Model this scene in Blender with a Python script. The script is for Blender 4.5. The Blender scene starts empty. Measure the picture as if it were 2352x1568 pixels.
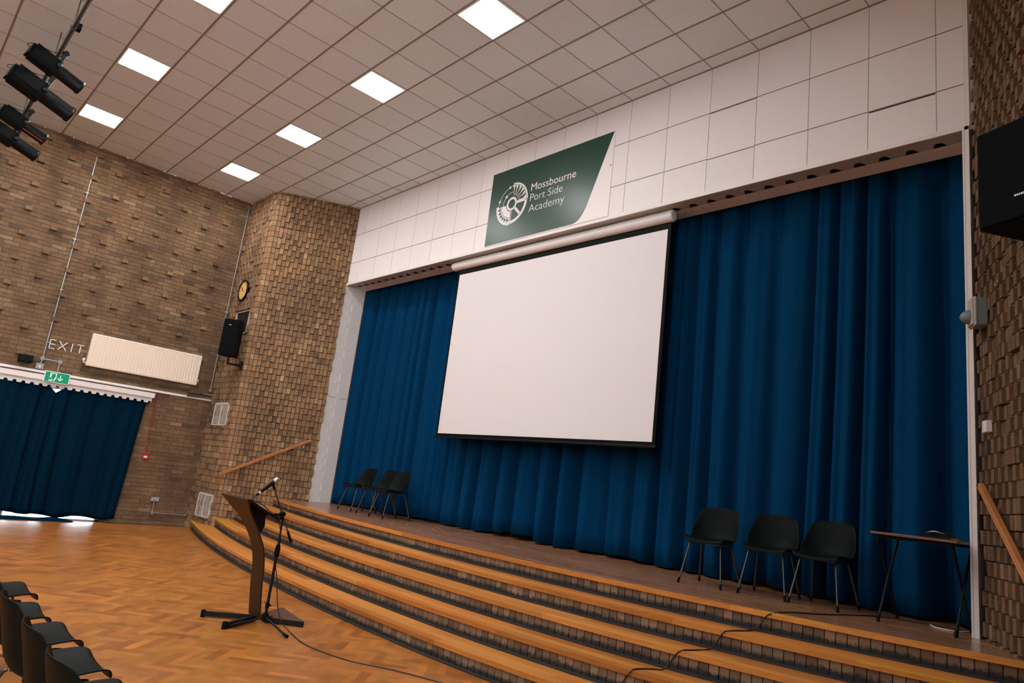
import bpy, math, random
from mathutils import Vector, Matrix
random.seed(7)
PI = math.pi
S = bpy.context.scene
COL = S.collection

# ------------------------------------------------------------------ camera, world, exposure
cam_d = bpy.data.cameras.new('camera')
cam = bpy.data.objects.new('camera', cam_d)
COL.objects.link(cam)
cam_d.sensor_width = 36.0
cam_d.lens = 24.2117
cam_d.clip_start = 0.05
cam_d.clip_end = 200
RT = Vector((0.6879189, 0.7161022, 0.1181743))
UPV = Vector((0.0706664, -0.2281340, 0.9710619))
FW = Vector((-0.7223391, 0.6596609, 0.2075421))
M = Matrix.Identity(4)
for i in range(3):
    M[i][0] = RT[i]
    M[i][1] = UPV[i]
    M[i][2] = -FW[i]
M.translation = (11.9554, -6.5492, 1.4624)
cam.matrix_world = M
S.camera = cam

S.view_settings.view_transform = 'Standard'
S.view_settings.look = 'None'
S.view_settings.gamma = 1.0
S.view_settings.use_curve_mapping = False
S.view_settings.exposure = 0.12

W = bpy.data.worlds.new('daylight')
S.world = W
W.use_nodes = True
W.node_tree.nodes['Background'].inputs[0].default_value = (0.80, 0.90, 1.0, 1)
W.node_tree.nodes['Background'].inputs[1].default_value = 13.0
PANEL = 46.0            # radiance of the lit ceiling panels
PANEL_COL = (1.0, 0.985, 0.975)

# ------------------------------------------------------------------ room numbers (metres)
H = 6.730               # ceiling
ST = 0.772              # stage floor
XL = -2.35              # left wall
XR = 12.41              # right wall
YB = -16.0              # back wall
PXL, PXR = -0.346, 10.403   # proscenium opening
DEP = 0.45              # depth of its reveal
ZT = 5.06               # top of the opening
RH = ST / 5.0           # riser
def yk(x, k):
    dx = x - 6.565
    return -1.4107 - 0.3082 * k + (0.01584 if dx < 0 else 0.03014) * dx * dx

# ------------------------------------------------------------------ materials
def nd(nt, t, **kw):
    n = nt.nodes.new(t)
    for k, v in kw.items():
        setattr(n, k, v)
    return n

def mat(name, color=(.5, .5, .5), rough=.5, metal=0.0, spec=.5, attr=False, noise=0.0, nscale=(20, 20, 20),
        bump=0.0, bscale=60.0, emit=None, estr=0.0, rvar=0.0):
    m = bpy.data.materials.new(name)
    m.use_nodes = True
    nt = m.node_tree
    b = nt.nodes['Principled BSDF']
    b.inputs['Base Color'].default_value = (*color, 1)
    b.inputs['Roughness'].default_value = rough
    b.inputs['Metallic'].default_value = metal
    b.inputs['Specular IOR Level'].default_value = spec
    L = nt.links.new
    tc = nd(nt, 'ShaderNodeTexCoord')
    src = None
    if attr:
        a = nd(nt, 'ShaderNodeVertexColor', layer_name='Col')
        mx = nd(nt, 'ShaderNodeMix', data_type='RGBA', blend_type='MULTIPLY')
        mx.inputs[0].default_value = 1
        mx.inputs[6].default_value = (*color, 1)
        L(a.outputs[0], mx.inputs[7])
        src = mx.outputs[2]
    if noise:
        mp = nd(nt, 'ShaderNodeMapping')
        mp.inputs['Scale'].default_value = nscale
        L(tc.outputs['Object'], mp.inputs[0])
        n = nd(nt, 'ShaderNodeTexNoise')
        n.inputs['Scale'].default_value = 1.0
        n.inputs['Detail'].default_value = 5
        n.inputs['Roughness'].default_value = .62
        L(mp.outputs[0], n.inputs['Vector'])
        r = nd(nt, 'ShaderNodeMapRange')
        r.inputs[1].default_value = .25
        r.inputs[2].default_value = .75
        r.inputs[3].default_value = 1 - noise
        r.inputs[4].default_value = 1 + noise
        L(n.outputs[0], r.inputs[0])
        mx2 = nd(nt, 'ShaderNodeMix', data_type='RGBA', blend_type='MULTIPLY')
        mx2.inputs[0].default_value = 1
        if src is None:
            mx2.inputs[6].default_value = (*color, 1)
        else:
            L(src, mx2.inputs[6])
        L(r.outputs[0], mx2.inputs[7])
        src = mx2.outputs[2]
        if rvar:
            r2 = nd(nt, 'ShaderNodeMapRange')
            r2.inputs[3].default_value = rough - rvar
            r2.inputs[4].default_value = rough + rvar
            L(n.outputs[0], r2.inputs[0])
            L(r2.outputs[0], b.inputs['Roughness'])
    if src is not None:
        L(src, b.inputs['Base Color'])
    if bump:
        n3 = nd(nt, 'ShaderNodeTexNoise')
        n3.inputs['Scale'].default_value = bscale
        n3.inputs['Detail'].default_value = 4
        L(tc.outputs['Object'], n3.inputs['Vector'])
        bp = nd(nt, 'ShaderNodeBump')
        bp.inputs['Strength'].default_value = bump
        bp.inputs['Distance'].default_value = .01
        L(n3.outputs[0], bp.inputs['Height'])
        L(bp.outputs[0], b.inputs['Normal'])
    if emit:
        b.inputs['Emission Color'].default_value = (*emit, 1)
        b.inputs['Emission Strength'].default_value = estr
    return m

M_brick = mat('brick', (1, 1, 1), .9, attr=True, noise=.28, nscale=(38, 38, 38), bump=.5, bscale=110)
def mottle(m, scale, amt):
    nt = m.node_tree
    L = nt.links.new
    b = nt.nodes['Principled BSDF']
    src = b.inputs['Base Color'].links[0].from_socket
    tc = nd(nt, 'ShaderNodeTexCoord')
    mp = nd(nt, 'ShaderNodeMapping')
    mp.inputs['Scale'].default_value = (scale, scale, scale * .45)
    L(tc.outputs['Object'], mp.inputs[0])
    n = nd(nt, 'ShaderNodeTexNoise')
    n.inputs['Scale'].default_value = 1
    n.inputs['Detail'].default_value = 4
    L(mp.outputs[0], n.inputs['Vector'])
    r = nd(nt, 'ShaderNodeMapRange')
    r.inputs[1].default_value = .3
    r.inputs[2].default_value = .7
    r.inputs[3].default_value = 1 - amt
    r.inputs[4].default_value = 1 + amt
    L(n.outputs[0], r.inputs[0])
    mx = nd(nt, 'ShaderNodeMix', data_type='RGBA', blend_type='MULTIPLY')
    mx.inputs[0].default_value = 1
    L(src, mx.inputs[6])
    L(r.outputs[0], mx.inputs[7])
    L(mx.outputs[2], b.inputs['Base Color'])
mottle(M_brick, 2.3, .30)
M_mortar = mat('mortar', (.115, .070, .037), .95, noise=.2, nscale=(30, 30, 30))
M_plain_brick = None
M_floor = mat('parquet', (1, 1, 1), .33, spec=.35, attr=True, noise=.22, nscale=(9, 9, 9), rvar=.12, bump=.04, bscale=25)
M_tread = mat('varnished_tread_wood', (1, 1, 1), .40, spec=.3, attr=True, noise=.22, nscale=(2.2, 45, 45), rvar=.08)
M_stage = mat('stage_boards', (1, 1, 1), .24, attr=True, noise=.22, nscale=(2.5, 40, 10), rvar=.1)
M_rail = mat('oiled_handrail_wood', (.42, .155, .045), .35, noise=.2, nscale=(25, 25, 25))
M_ply = mat('brown_laminate', (.036, .015, .0055), .5, spec=.3, noise=.12, nscale=(3, 3, 14))
M_deskwood = mat('desk_top_wood', (.17, .075, .03), .4, noise=.15, nscale=(6, 30, 30))
M_ceil = None
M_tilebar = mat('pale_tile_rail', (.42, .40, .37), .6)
M_tilebar_d = mat('dark_tile_rail', (.16, .135, .11), .7)  # darker rail tone for the horizontal joints between tile rows
M_ceilbar = mat('grey_ceiling_rail', (.24, .225, .205), .6)
M_ceilbar2 = mat('thin_ceiling_rail', (.36, .345, .32), .6)
M_white = mat('white_paint', (.76, .70, .665), .45, noise=.04, nscale=(6, 6, 6))
M_whiteclean = mat('white_plastic', (.78, .74, .71), .4)
M_cream = mat('cream_enamel', (.80, .66, .53), .38)
M_screen = mat('screen_fabric', (.74, .69, .685), .85)
M_black = mat('matt_black', (.003, .004, .004), .6, spec=.08)
M_blacksoft = mat('black_satin', (.004, .005, .005), .45, spec=.14)
M_grille = mat('speaker_grille', (.003, .0045, .005), .85, spec=.06)
M_blackmetal = mat('black_metal', (.005, .006, .007), .42, spec=.2)
M_shell = mat('black_polypropylene', (.0045, .0068, .0066), .45, spec=.05, bump=.05, bscale=400)
M_leg = mat('chair_leg_steel', (.10, .09, .08), .35, metal=.85)
M_steel = mat('brushed_steel', (.55, .55, .53), .3, metal=1)
M_galv = mat('galvanised_conduit', (.36, .37, .36), .42, metal=.7)
M_greybox = mat('grey_plastic', (.16, .19, .185), .5)
M_pipe = mat('old_grey_pipe', (.055, .045, .036), .6)
M_redcable = mat('red_cable', (.34, .022, .02), .5)
M_red = mat('red_plastic', (.45, .02, .02), .4)
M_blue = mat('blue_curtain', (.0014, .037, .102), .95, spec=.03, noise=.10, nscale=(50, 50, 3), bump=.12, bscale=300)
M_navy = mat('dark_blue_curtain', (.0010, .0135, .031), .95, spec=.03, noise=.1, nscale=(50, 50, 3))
M_green = mat('green_sign_vinyl', (.011, .052, .034), .33)
M_greensign = mat('exit_sign_green', (.0, .22, .10), .4, emit=(.0, .30, .13), estr=.25)
M_signwhite = mat('sign_white', (.80, .74, .71), .5)
M_signwhite2 = mat('exit_sign_white', (.7, .75, .72), .5, emit=(.7, .8, .75), estr=.18)
M_yellow = mat('worn_yellow_tape', (.62, .33, .015), .6, noise=.3, nscale=(60, 60, 60))
M_clock = mat('aged_clock_face', (.80, .47, .16), .5)
M_dark = mat('dark_void', (.012, .010, .008), .9)
M_glassdark = mat('dark_window_pane', (.010, .011, .012), .4, spec=.2)
M_vent = mat('grey_painted_vent', (.46, .40, .355), .6)
M_cable = mat('black_cable', (.010, .010, .010), .5)
M_whitecable = mat('white_cable', (.6, .52, .43), .5)
M_cove = mat('worn_black_cove', (.02, .02, .019), .6, noise=.6, nscale=(7, 30, 30))
M_lens = mat('lantern_lens', (.25, .22, .18), .1, metal=.6)
M_led = mat('panel_diffuser', (.9, .9, .9), .5, emit=PANEL_COL, estr=PANEL)
M_plaster = mat('painted_plaster', (.34, .28, .22), .85)
M_mesh = mat('microphone_mesh', (.42, .42, .40), .35, metal=.8)
M_tan = mat('tan_tape', (.55, .47, .33), .6)

def ceil_mat(name, spk, base):
    m = bpy.data.materials.new(name)
    m.use_nodes = True
    nt = m.node_tree
    L = nt.links.new
    b = nt.nodes['Principled BSDF']
    b.inputs['Roughness'].default_value = .9
    b.inputs['Specular IOR Level'].default_value = .15
    tc = nd(nt, 'ShaderNodeTexCoord')
    n = nd(nt, 'ShaderNodeTexNoise')
    n.inputs['Scale'].default_value = 90
    n.inputs['Detail'].default_value = 2
    L(tc.outputs['Object'], n.inputs['Vector'])
    r = nd(nt, 'ShaderNodeMapRange')
    r.inputs[1].default_value = .30
    r.inputs[2].default_value = .36
    r.inputs[3].default_value = spk
    r.inputs[4].default_value = 1
    L(n.outputs[0], r.inputs[0])
    a = nd(nt, 'ShaderNodeVertexColor', layer_name='Col')
    m1 = nd(nt, 'ShaderNodeMix', data_type='RGBA', blend_type='MULTIPLY')
    m1.inputs[0].default_value = 1
    m1.inputs[6].default_value = (*base, 1)
    L(a.outputs[0], m1.inputs[7])
    m2 = nd(nt, 'ShaderNodeMix', data_type='RGBA', blend_type='MULTIPLY')
    m2.inputs[0].default_value = 1
    L(m1.outputs[2], m2.inputs[6])
    L(r.outputs[0], m2.inputs[7])
    L(m2.outputs[2], b.inputs['Base Color'])
    return m
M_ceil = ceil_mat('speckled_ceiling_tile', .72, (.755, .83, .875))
M_wtile = ceil_mat('speckled_wall_tile', .70, (.82, .765, .74))

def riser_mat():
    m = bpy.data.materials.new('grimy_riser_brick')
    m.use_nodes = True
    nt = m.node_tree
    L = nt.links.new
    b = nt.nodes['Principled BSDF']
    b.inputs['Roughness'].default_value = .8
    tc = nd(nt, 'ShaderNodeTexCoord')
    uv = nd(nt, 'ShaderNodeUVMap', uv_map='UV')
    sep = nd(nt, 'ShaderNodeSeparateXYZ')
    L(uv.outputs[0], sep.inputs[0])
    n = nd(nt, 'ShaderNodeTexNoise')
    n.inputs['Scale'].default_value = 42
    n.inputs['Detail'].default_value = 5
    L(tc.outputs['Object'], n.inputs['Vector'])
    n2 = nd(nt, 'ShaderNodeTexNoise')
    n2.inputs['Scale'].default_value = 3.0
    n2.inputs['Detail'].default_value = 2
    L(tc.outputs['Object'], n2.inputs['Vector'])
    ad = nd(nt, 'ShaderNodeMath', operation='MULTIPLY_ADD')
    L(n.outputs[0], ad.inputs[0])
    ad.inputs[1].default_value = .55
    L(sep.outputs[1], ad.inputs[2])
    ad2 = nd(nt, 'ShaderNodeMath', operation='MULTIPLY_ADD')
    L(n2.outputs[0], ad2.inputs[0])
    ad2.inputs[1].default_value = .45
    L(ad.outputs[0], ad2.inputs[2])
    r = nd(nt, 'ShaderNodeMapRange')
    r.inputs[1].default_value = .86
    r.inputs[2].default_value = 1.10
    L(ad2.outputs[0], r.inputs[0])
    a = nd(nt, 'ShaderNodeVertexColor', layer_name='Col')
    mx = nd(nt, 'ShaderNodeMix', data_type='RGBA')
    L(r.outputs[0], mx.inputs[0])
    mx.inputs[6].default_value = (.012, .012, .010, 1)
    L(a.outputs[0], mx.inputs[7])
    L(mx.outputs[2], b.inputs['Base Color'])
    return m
M_riser = riser_mat()

# ------------------------------------------------------------------ mesh builder
def frame_z(d):
    d = Vector(d).normalized()
    up = Vector((0, 0, 1)) if abs(d.z) < .95 else Vector((1, 0, 0))
    x = up.cross(d).normalized()
    return x, d.cross(x), d

class MB:
    def __init__(s):
        s.v, s.f, s.c, s.uv, s.sm = [], [], [], [], []
    def face(s, pts, col=(1, 1, 1), uv=None, smooth=False):
        i = len(s.v)
        s.v += [tuple(p) for p in pts]
        s.f.append(tuple(range(i, i + len(pts))))
        s.c.append(col)
        s.uv.append(uv)
        s.sm.append(smooth)
    def mesh(s, vs, fs, col=(1, 1, 1), smooth=False):
        i = len(s.v)
        s.v += [tuple(p) for p in vs]
        for f in fs:
            s.f.append(tuple(a + i for a in f))
            s.c.append(col)
            s.uv.append(None)
            s.sm.append(smooth)
    def box(s, a, b, col=(1, 1, 1), T=None, skip=()):
        x0, y0, z0 = a
        x1, y1, z1 = b
        vs = [Vector(p) for p in ((x0, y0, z0), (x1, y0, z0), (x1, y1, z0), (x0, y1, z0), (x0, y0, z1), (x1, y0, z1), (x1, y1, z1), (x0, y1, z1))]
        if T is not None:
            vs = [T @ p for p in vs]
        fs = [(0, 3, 2, 1), (4, 5, 6, 7), (0, 1, 5, 4), (1, 2, 6, 5), (2, 3, 7, 6), (3, 0, 4, 7)]
        s.mesh(vs, [f for n, f in enumerate(fs) if n not in skip], col)
    def bbox(s, a, b, r, col=(1, 1, 1), T=None):
        """box with chamfered edges"""
        c = [(a[i] + b[i]) / 2 for i in range(3)]
        h = [abs(b[i] - a[i]) / 2 for i in range(3)]
        r = min(r, *[x * .9 for x in h])
        import bmesh
        bm = bmesh.new()
        bmesh.ops.create_cube(bm, size=1, matrix=Matrix.Translation(c) @ Matrix.Diagonal((2 * h[0], 2 * h[1], 2 * h[2], 1)))
        bmesh.ops.bevel(bm, geom=bm.edges[:], offset=r, segments=2, affect='EDGES', profile=.6)
        bm.verts.index_update()
        vs = [v.co.copy() for v in bm.verts]
        if T is not None:
            vs = [T @ p for p in vs]
        s.mesh(vs, [[v.index for v in f.verts] for f in bm.faces], col)
        bm.free()
    def tube(s, pts, r, n=8, caps=True, smooth=True, col=(1, 1, 1)):
        pts = [Vector(p) for p in pts]
        rs = r if isinstance(r, (list, tuple)) else [r] * len(pts)
        vs, fs = [], []
        px = None
        for i, p in enumerate(pts):
            if i == 0: d = pts[1] - p
            elif i == len(pts) - 1: d = p - pts[i - 1]
            else: d = (pts[i + 1] - p).normalized() + (p - pts[i - 1]).normalized()
            d = d.normalized()
            if px is None: x, y, _ = frame_z(d)
            else:
                x = (px - d * px.dot(d)).normalized()
                y = d.cross(x)
            px = x
            for k in range(n):
                a = 2 * PI * k / n
                vs.append(p + (x * math.cos(a) + y * math.sin(a)) * rs[i])
        for i in range(len(pts) - 1):
            for k in range(n):
                k2 = (k + 1) % n
                fs.append((i * n + k, i * n + k2, (i + 1) * n + k2, (i + 1) * n + k))
        s.mesh(vs, fs, col, smooth)
        if caps:
            e = (len(pts) - 1) * n
            s.mesh(vs[:n][::-1], [tuple(range(n))], col)
            s.mesh(vs[e:e + n], [tuple(range(n))], col)
    def lathe(s, c, d, prof, n=24, smooth=True, col=(1, 1, 1), x=None):
        """prof: (distance along d, radius)"""
        c = Vector(c)
        X, Y, D = frame_z(d)
        vs, fs = [], []
        for t, r in prof:
            for k in range(n):
                a = 2 * PI * k / n
                vs.append(c + D * t + (X * math.cos(a) + Y * math.sin(a)) * r)
        for i in range(len(prof) - 1):
            for k in range(n):
                k2 = (k + 1) % n
                fs.append((i * n + k, i * n + k2, (i + 1) * n + k2, (i + 1) * n + k))
        s.mesh(vs, fs, col, smooth)
        if prof[0][1] > 1e-5: s.mesh(vs[:n][::-1], [tuple(range(n))], col)
        if prof[-1][1] > 1e-5: s.mesh(vs[-n:], [tuple(range(n))], col)
    def prism(s, poly, fn, t0, t1, col=(1, 1, 1)):
        """poly in (u,v), fn(u,v,t)->xyz"""
        n = len(poly)
        A = [fn(u, v, t0) for u, v in poly]
        B = [fn(u, v, t1) for u, v in poly]
        s.mesh(A + B, [tuple(range(n))[::-1], tuple(range(n, 2 * n))] + [(i, (i + 1) % n, n + (i + 1) % n, n + i) for i in range(n)], col)
    def grid(s, P, smooth=True, col=(1, 1, 1)):
        r, c = len(P), len(P[0])
        vs = [p for row in P for p in row]
        s.mesh(vs, [(i * c + j, i * c + j + 1, (i + 1) * c + j + 1, (i + 1) * c + j) for i in range(r - 1) for j in range(c - 1)], col, smooth)
    def build(s, name, m, parent=None, recalc=True, weld=False):
        off = wloc(parent) if parent else Vector((0, 0, 0))
        me = bpy.data.meshes.new(name)
        me.from_pydata([tuple(Vector(p) - off) for p in s.v], [], s.f)
        me.materials.append(m)
        ca = me.color_attributes.new('Col', 'FLOAT_COLOR', 'CORNER')
        buf = []
        for p, c in zip(me.polygons, s.c):
            buf += [c[0], c[1], c[2], 1.0] * p.loop_total
        ca.data.foreach_set('color', buf)
        if any(u is not None for u in s.uv):
            ul = me.uv_layers.new(name='UV')
            ub = []
            for p, u in zip(me.polygons, s.uv):
                for k in range(p.loop_total):
                    ub += list(u[k]) if u is not None else [0, 0]
            ul.data.foreach_set('uv', ub)
        me.polygons.foreach_set('use_smooth', s.sm)
        if weld or recalc:
            import bmesh
            bm = bmesh.new()
            bm.from_mesh(me)
            if weld: bmesh.ops.remove_doubles(bm, verts=bm.verts[:], dist=1e-5)
            if recalc: bmesh.ops.recalc_face_normals(bm, faces=bm.faces[:])
            bm.to_mesh(me)
            bm.free()
        me.update()
        o = bpy.data.objects.new(name, me)
        COL.objects.link(o)
        if parent: o.parent = parent
        return o

def wloc(o):
    v = Vector((0, 0, 0))
    while o is not None:
        v += o.location
        o = o.parent
    return v

def tag(o, label=None, cat=None, group=None, kind=None):
    if label: o['label'] = label
    if cat: o['category'] = cat
    if group: o['group'] = group
    if kind: o['kind'] = kind
    return o

def thing(name, label, cat, loc=(0, 0, 0), group=None):
    o = bpy.data.objects.new(name, None)
    o.empty_display_size = .1
    o.location = loc
    COL.objects.link(o)
    return tag(o, label, cat, group)

def copy_tree(o, parent=None):
    c = o.copy()
    COL.objects.link(c)
    if parent is not None: c.parent = parent
    for ch in list(o.children):
        copy_tree(ch, c)
    return c

def struct(o):
    o['kind'] = 'structure'
    return o

def spline(pts, n=8):
    pts = [Vector(p) for p in pts]
    out = []
    for i in range(len(pts) - 1):
        p0 = pts[max(i - 1, 0)]; p1 = pts[i]; p2 = pts[i + 1]; p3 = pts[min(i + 2, len(pts) - 1)]
        for k in range(n):
            t = k / n
            out.append(.5 * ((2 * p1) + (p2 - p0) * t + (2 * p0 - 5 * p1 + 4 * p2 - p3) * t * t + (3 * p1 - p0 - 3 * p2 + p3) * t ** 3))
    out.append(pts[-1])
    return out

def jit(c, a, hue=.06):
    k = 1 + random.uniform(-a, a)
    return tuple(max(0, x * k * (1 + random.uniform(-hue, hue))) for x in c)

BR = [(.205, .118, .058), (.19, .106, .051), (.215, .126, .063), (.18, .098, .046), (.20, .112, .058), (.21, .116, .055)]
def brickcol(k=1.0):
    c = random.choice(BR)
    if random.random() < .06: c = (.125, .072, .040)
    if random.random() < .05: c = (.265, .170, .092)
    return tuple(v * k for v in jit(c, .13, .04))

# ------------------------------------------------------------------ FLOOR: herringbone parquet
def floor():
    b = MB()
    L, w = .300, .075
    cs = [(.50, .180, .034), (.44, .153, .029), (.55, .206, .041), (.385, .126, .023), (.53, .181, .037), (.47, .171, .031)]
    def block(u0, v0, u1, v1):
        c = tuple(.76 * v for v in jit(random.choice(cs), .13, .05))
        g = .0006
        P = [(u0 + g, v0 + g), (u1 - g, v0 + g), (u1 - g, v1 - g), (u0 + g, v1 - g)]
        r = math.sqrt(.5)
        Q = [(5 + (u - v) * r, -4.5 + (u + v) * r) for u, v in P]
        if all(XL - .05 < x < XR + .05 and -9.2 < y < .1 for x, y in Q):
            cx = [min(max(x, XL), XR) for x, y in Q]
            b.face([(x, y, 0) for x, (_, y) in zip(cx, Q)], c)
    # herringbone lattice: pairs of L-shapes repeated along the diagonal
    n = int(round(L / w))
    N = 175
    for i in range(-N, N):
        for j in range(-19, 20):
            u = i * w + j * n * w
            v = i * w - j * n * w
            block(u, v, u + L, v + w)
            block(u + 0, v + w, u + w, v + w + L)
    o = struct(b.build('floor', M_floor, recalc=False))
    u = MB()
    u.face([(XL - .26, YB - .2, -.004), (XR + .2, YB - .2, -.004), (XR + .2, 1.4, -.004), (XL - .26, 1.4, -.004)], (.10, .035, .010))
    s = u.build('underfloor', M_floor, recalc=False)
    s.parent = o
    u = MB()
    u.face([(XL, YB, -.0005), (XR, YB, -.0005), (XR, -9.0, -.0005), (XL, -9.0, -.0005)], (.33, .12, .025))
    s = u.build('rear_parquet', M_floor, recalc=False)
    s.parent = o
floor()

# ------------------------------------------------------------------ CEILING
LIT = [(-1.2, -2.022), (1.2, -2.022), (3.6, -2.022), (6.0, -2.022), (-1.2, -4.422), (1.2, -4.422), (3.6, -4.422)]
EXTRA = [(6.0, -4.422), (8.4, -4.422)] + [(x, y) for y in (-6.822, -9.222) for x in (-1.2, 1.2, 3.6, 6.0)]
OFF = []
def ceiling():
    b = MB()
    xs = [XL] + [.6 * i for i in range(-3, 21)] + [XR]
    ys = [0.0] + [-(.222 + .6 * j) for j in range(0, 27)] + [YB]
    for i in range(len(xs) - 1):
        for j in range(len(ys) - 1):
            b.face([(xs[i], ys[j], H), (xs[i + 1], ys[j], H), (xs[i + 1], ys[j + 1], H), (xs[i], ys[j + 1], H)], jit((1, 1, 1), .025, .004))
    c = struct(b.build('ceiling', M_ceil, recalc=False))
    r = MB()
    for y in ys[1:-1]:
        r.box((XL, y - .011, H - .004), (XR, y + .011, H))
    r.box((PXL, -.02, H - .006), (10.46, 0, H))
    o = r.build('main_rails', M_ceilbar, c)
    r = MB()
    for x in xs[1:-1]:
        r.box((x - .007, YB, H - .0032), (x + .007, 0, H))
    r.build('cross_rails', M_ceilbar2, c)
    s = MB()
    s.face([(XL - .2, YB - .2, H + .15), (XR + .2, YB - .2, H + .15), (XR + .2, 1.4, H + .15), (XL - .2, 1.4, H + .15)])
    s.build('roof_slab', M_plaster, c)
ceiling()

def light_panel():
    t = thing('ceiling_light', '', 'ceiling light')
    f = MB()
    for a, b2 in (((.012, .012), (.588, .030)), ((.012, .570), (.588, .588)), ((.012, .030), (.030, .570)), ((.570, .030), (.588, .570))):
        f.box((a[0], a[1], -.012), (b2[0], b2[1], 0))
    f.build('frame', M_whiteclean, t)
    d = MB()
    d.box((.030, .030, -.009), (.570, .570, -.001))
    d.build('diffuser', M_led, t)
    return t
LIGHT_LABEL = {
    (-1.2, -2.022): 'square ceiling light nearest the brick pier, at the far end of the stage-side row',
    (1.2, -2.022): 'second square ceiling light from the brick pier in the stage-side row',
    (3.6, -2.022): 'third square ceiling light from the brick pier in the stage-side row',
    (6.0, -2.022): 'square ceiling light at the top centre, nearest above the green sign',
    (-1.2, -4.422): 'square ceiling light nearest the brick wall beside the stage lanterns',
    (1.2, -4.422): 'middle square ceiling light of the row beside the stage lanterns',
    (3.6, -4.422): 'square ceiling light cut by the top edge, in the row beside the lanterns',
    (6.0, -4.422): 'square ceiling light above the hall floor, nearer the camera',
    (8.4, -4.422): 'square ceiling light above the hall floor in front of the right stage chairs'}
ORD = {-1.2: 'first', 1.2: 'second', 3.6: 'third', 6.0: 'fourth'}
for _x in ORD:
    LIGHT_LABEL[(_x, -6.822)] = '%s square ceiling light from the brick wall in the row just behind the lantern bar' % ORD[_x]
    LIGHT_LABEL[(_x, -9.222)] = '%s square ceiling light from the brick wall in the second row behind the lantern bar' % ORD[_x]
lp0 = light_panel()
for n, (x, y) in enumerate(LIT + EXTRA):
    o = lp0 if n == 0 else copy_tree(lp0)
    o.location = (x, y - .6, H)
    tag(o, LIGHT_LABEL[(x, y)], 'ceiling light', 'lit square panels in the tiled ceiling')

# ------------------------------------------------------------------ LEFT WALL: running bond with projecting headers
DOOR = (-5.95, -2.95, 2.30)
def left_wall():
    b = MB()
    b.box((XL - .25, YB, 0), (XL - .006, DOOR[0], H))
    b.box((XL - .25, DOOR[0], DOOR[2]), (XL - .006, DOOR[1], H))
    b.box((XL - .25, DOOR[1], 0), (XL - .006, -1.40, H))
    b.box((XL - .25, -1.40, 0), (XL - .006, 1.3, H))
    w = struct(b.build('wall_left', M_mortar))
    k = MB()
    rows = int(H / .075) + 1
    for r in range(rows):
        z0 = r * .075 + .004
        z1 = min(z0 + .066, H)
        off = .1125 if r % 2 else 0
        y = -9.0 - off
        while y < -1.40:
            y0, y1 = y + .005, y + .220
            y += .225
            if y0 > -1.44: continue
            y1 = min(y1, -1.44)
            if y1 > DOOR[0] and y0 < DOOR[1] and z1 < DOOR[2]:
                if y0 < DOOR[0]: y1 = DOOR[0]
                elif y1 > DOOR[1]: y0 = DOOR[1]
                else: continue
            k.box((XL - .01, y0, z0), (XL + random.uniform(-.002, .003), y1, z1), brickcol(.80), skip=(5,))
    k.build('brick_courses', M_brick, w)
    p = MB()
    for c in range(-12, 8):
        for r in range(0, 15):
            y = -4.02 + c * .41 + random.uniform(-.02, .02)
            z = 2.70 + r * .45 + (.225 if c % 2 else 0)
            z = round(z / .075) * .075 + .004
            if not (-8.8 < y < -1.62) or z > H - .12: continue
            if -3.9 < y < -1.70 and z < 3.45: continue
            if -4.8 < y < -3.8 and z < 3.2: continue
            p.box((XL - .01, y, z), (XL + .055, y + .105, z + .066), brickcol(.85), skip=(5,))
    p.build('projecting_headers', M_brick, w)
left_wall()

# ------------------------------------------------------------------ PIERS: checkered stack of headers
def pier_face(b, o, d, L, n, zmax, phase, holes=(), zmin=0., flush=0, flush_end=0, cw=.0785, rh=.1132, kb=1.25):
    """o: start corner (x,y); d: unit direction along the face; n: outward unit normal"""
    cols = int(round(L / cw))
    cw = L / cols
    for r in range(int(zmax / rh) + 1):
        z0 = r * rh + .004
        z1 = min(z0 + rh - .008, zmax)
        if z1 < zmin or z1 - z0 < .02: continue
        for c in range(cols):
            u0, u1 = c * cw + .0045, (c + 1) * cw - .0045
            if any(u1 > h[0] and u0 < h[1] and z1 > h[2] and z0 < h[3] for h in holes): continue
            out = (r + c + phase) % 2 == 0
            if random.random() < .07: out = not out
            if c < flush or c >= cols - flush_end: out = False
            p = (.033 if out else .003) + random.uniform(-.002, .003)
            pts = []
            P = lambda u, q, z: (o[0] + d[0] * u + n[0] * q, o[1] + d[1] * u + n[1] * q, z)
            A = [P(u0, -.02, z0), P(u1, -.02, z0), P(u1, -.02, z1), P(u0, -.02, z1)]
            B = [P(u0 + .001, p, z0 + .001), P(u1 - .001, p, z0 + .001), P(u1 - .001, p, z1 - .001), P(u0 + .001, p, z1 - .001)]
            b.mesh(A + B, [(4, 5, 6, 7), (0, 1, 5, 4), (1, 2, 6, 5), (2, 3, 7, 6), (3, 0, 4, 7)], brickcol(kb))

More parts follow.
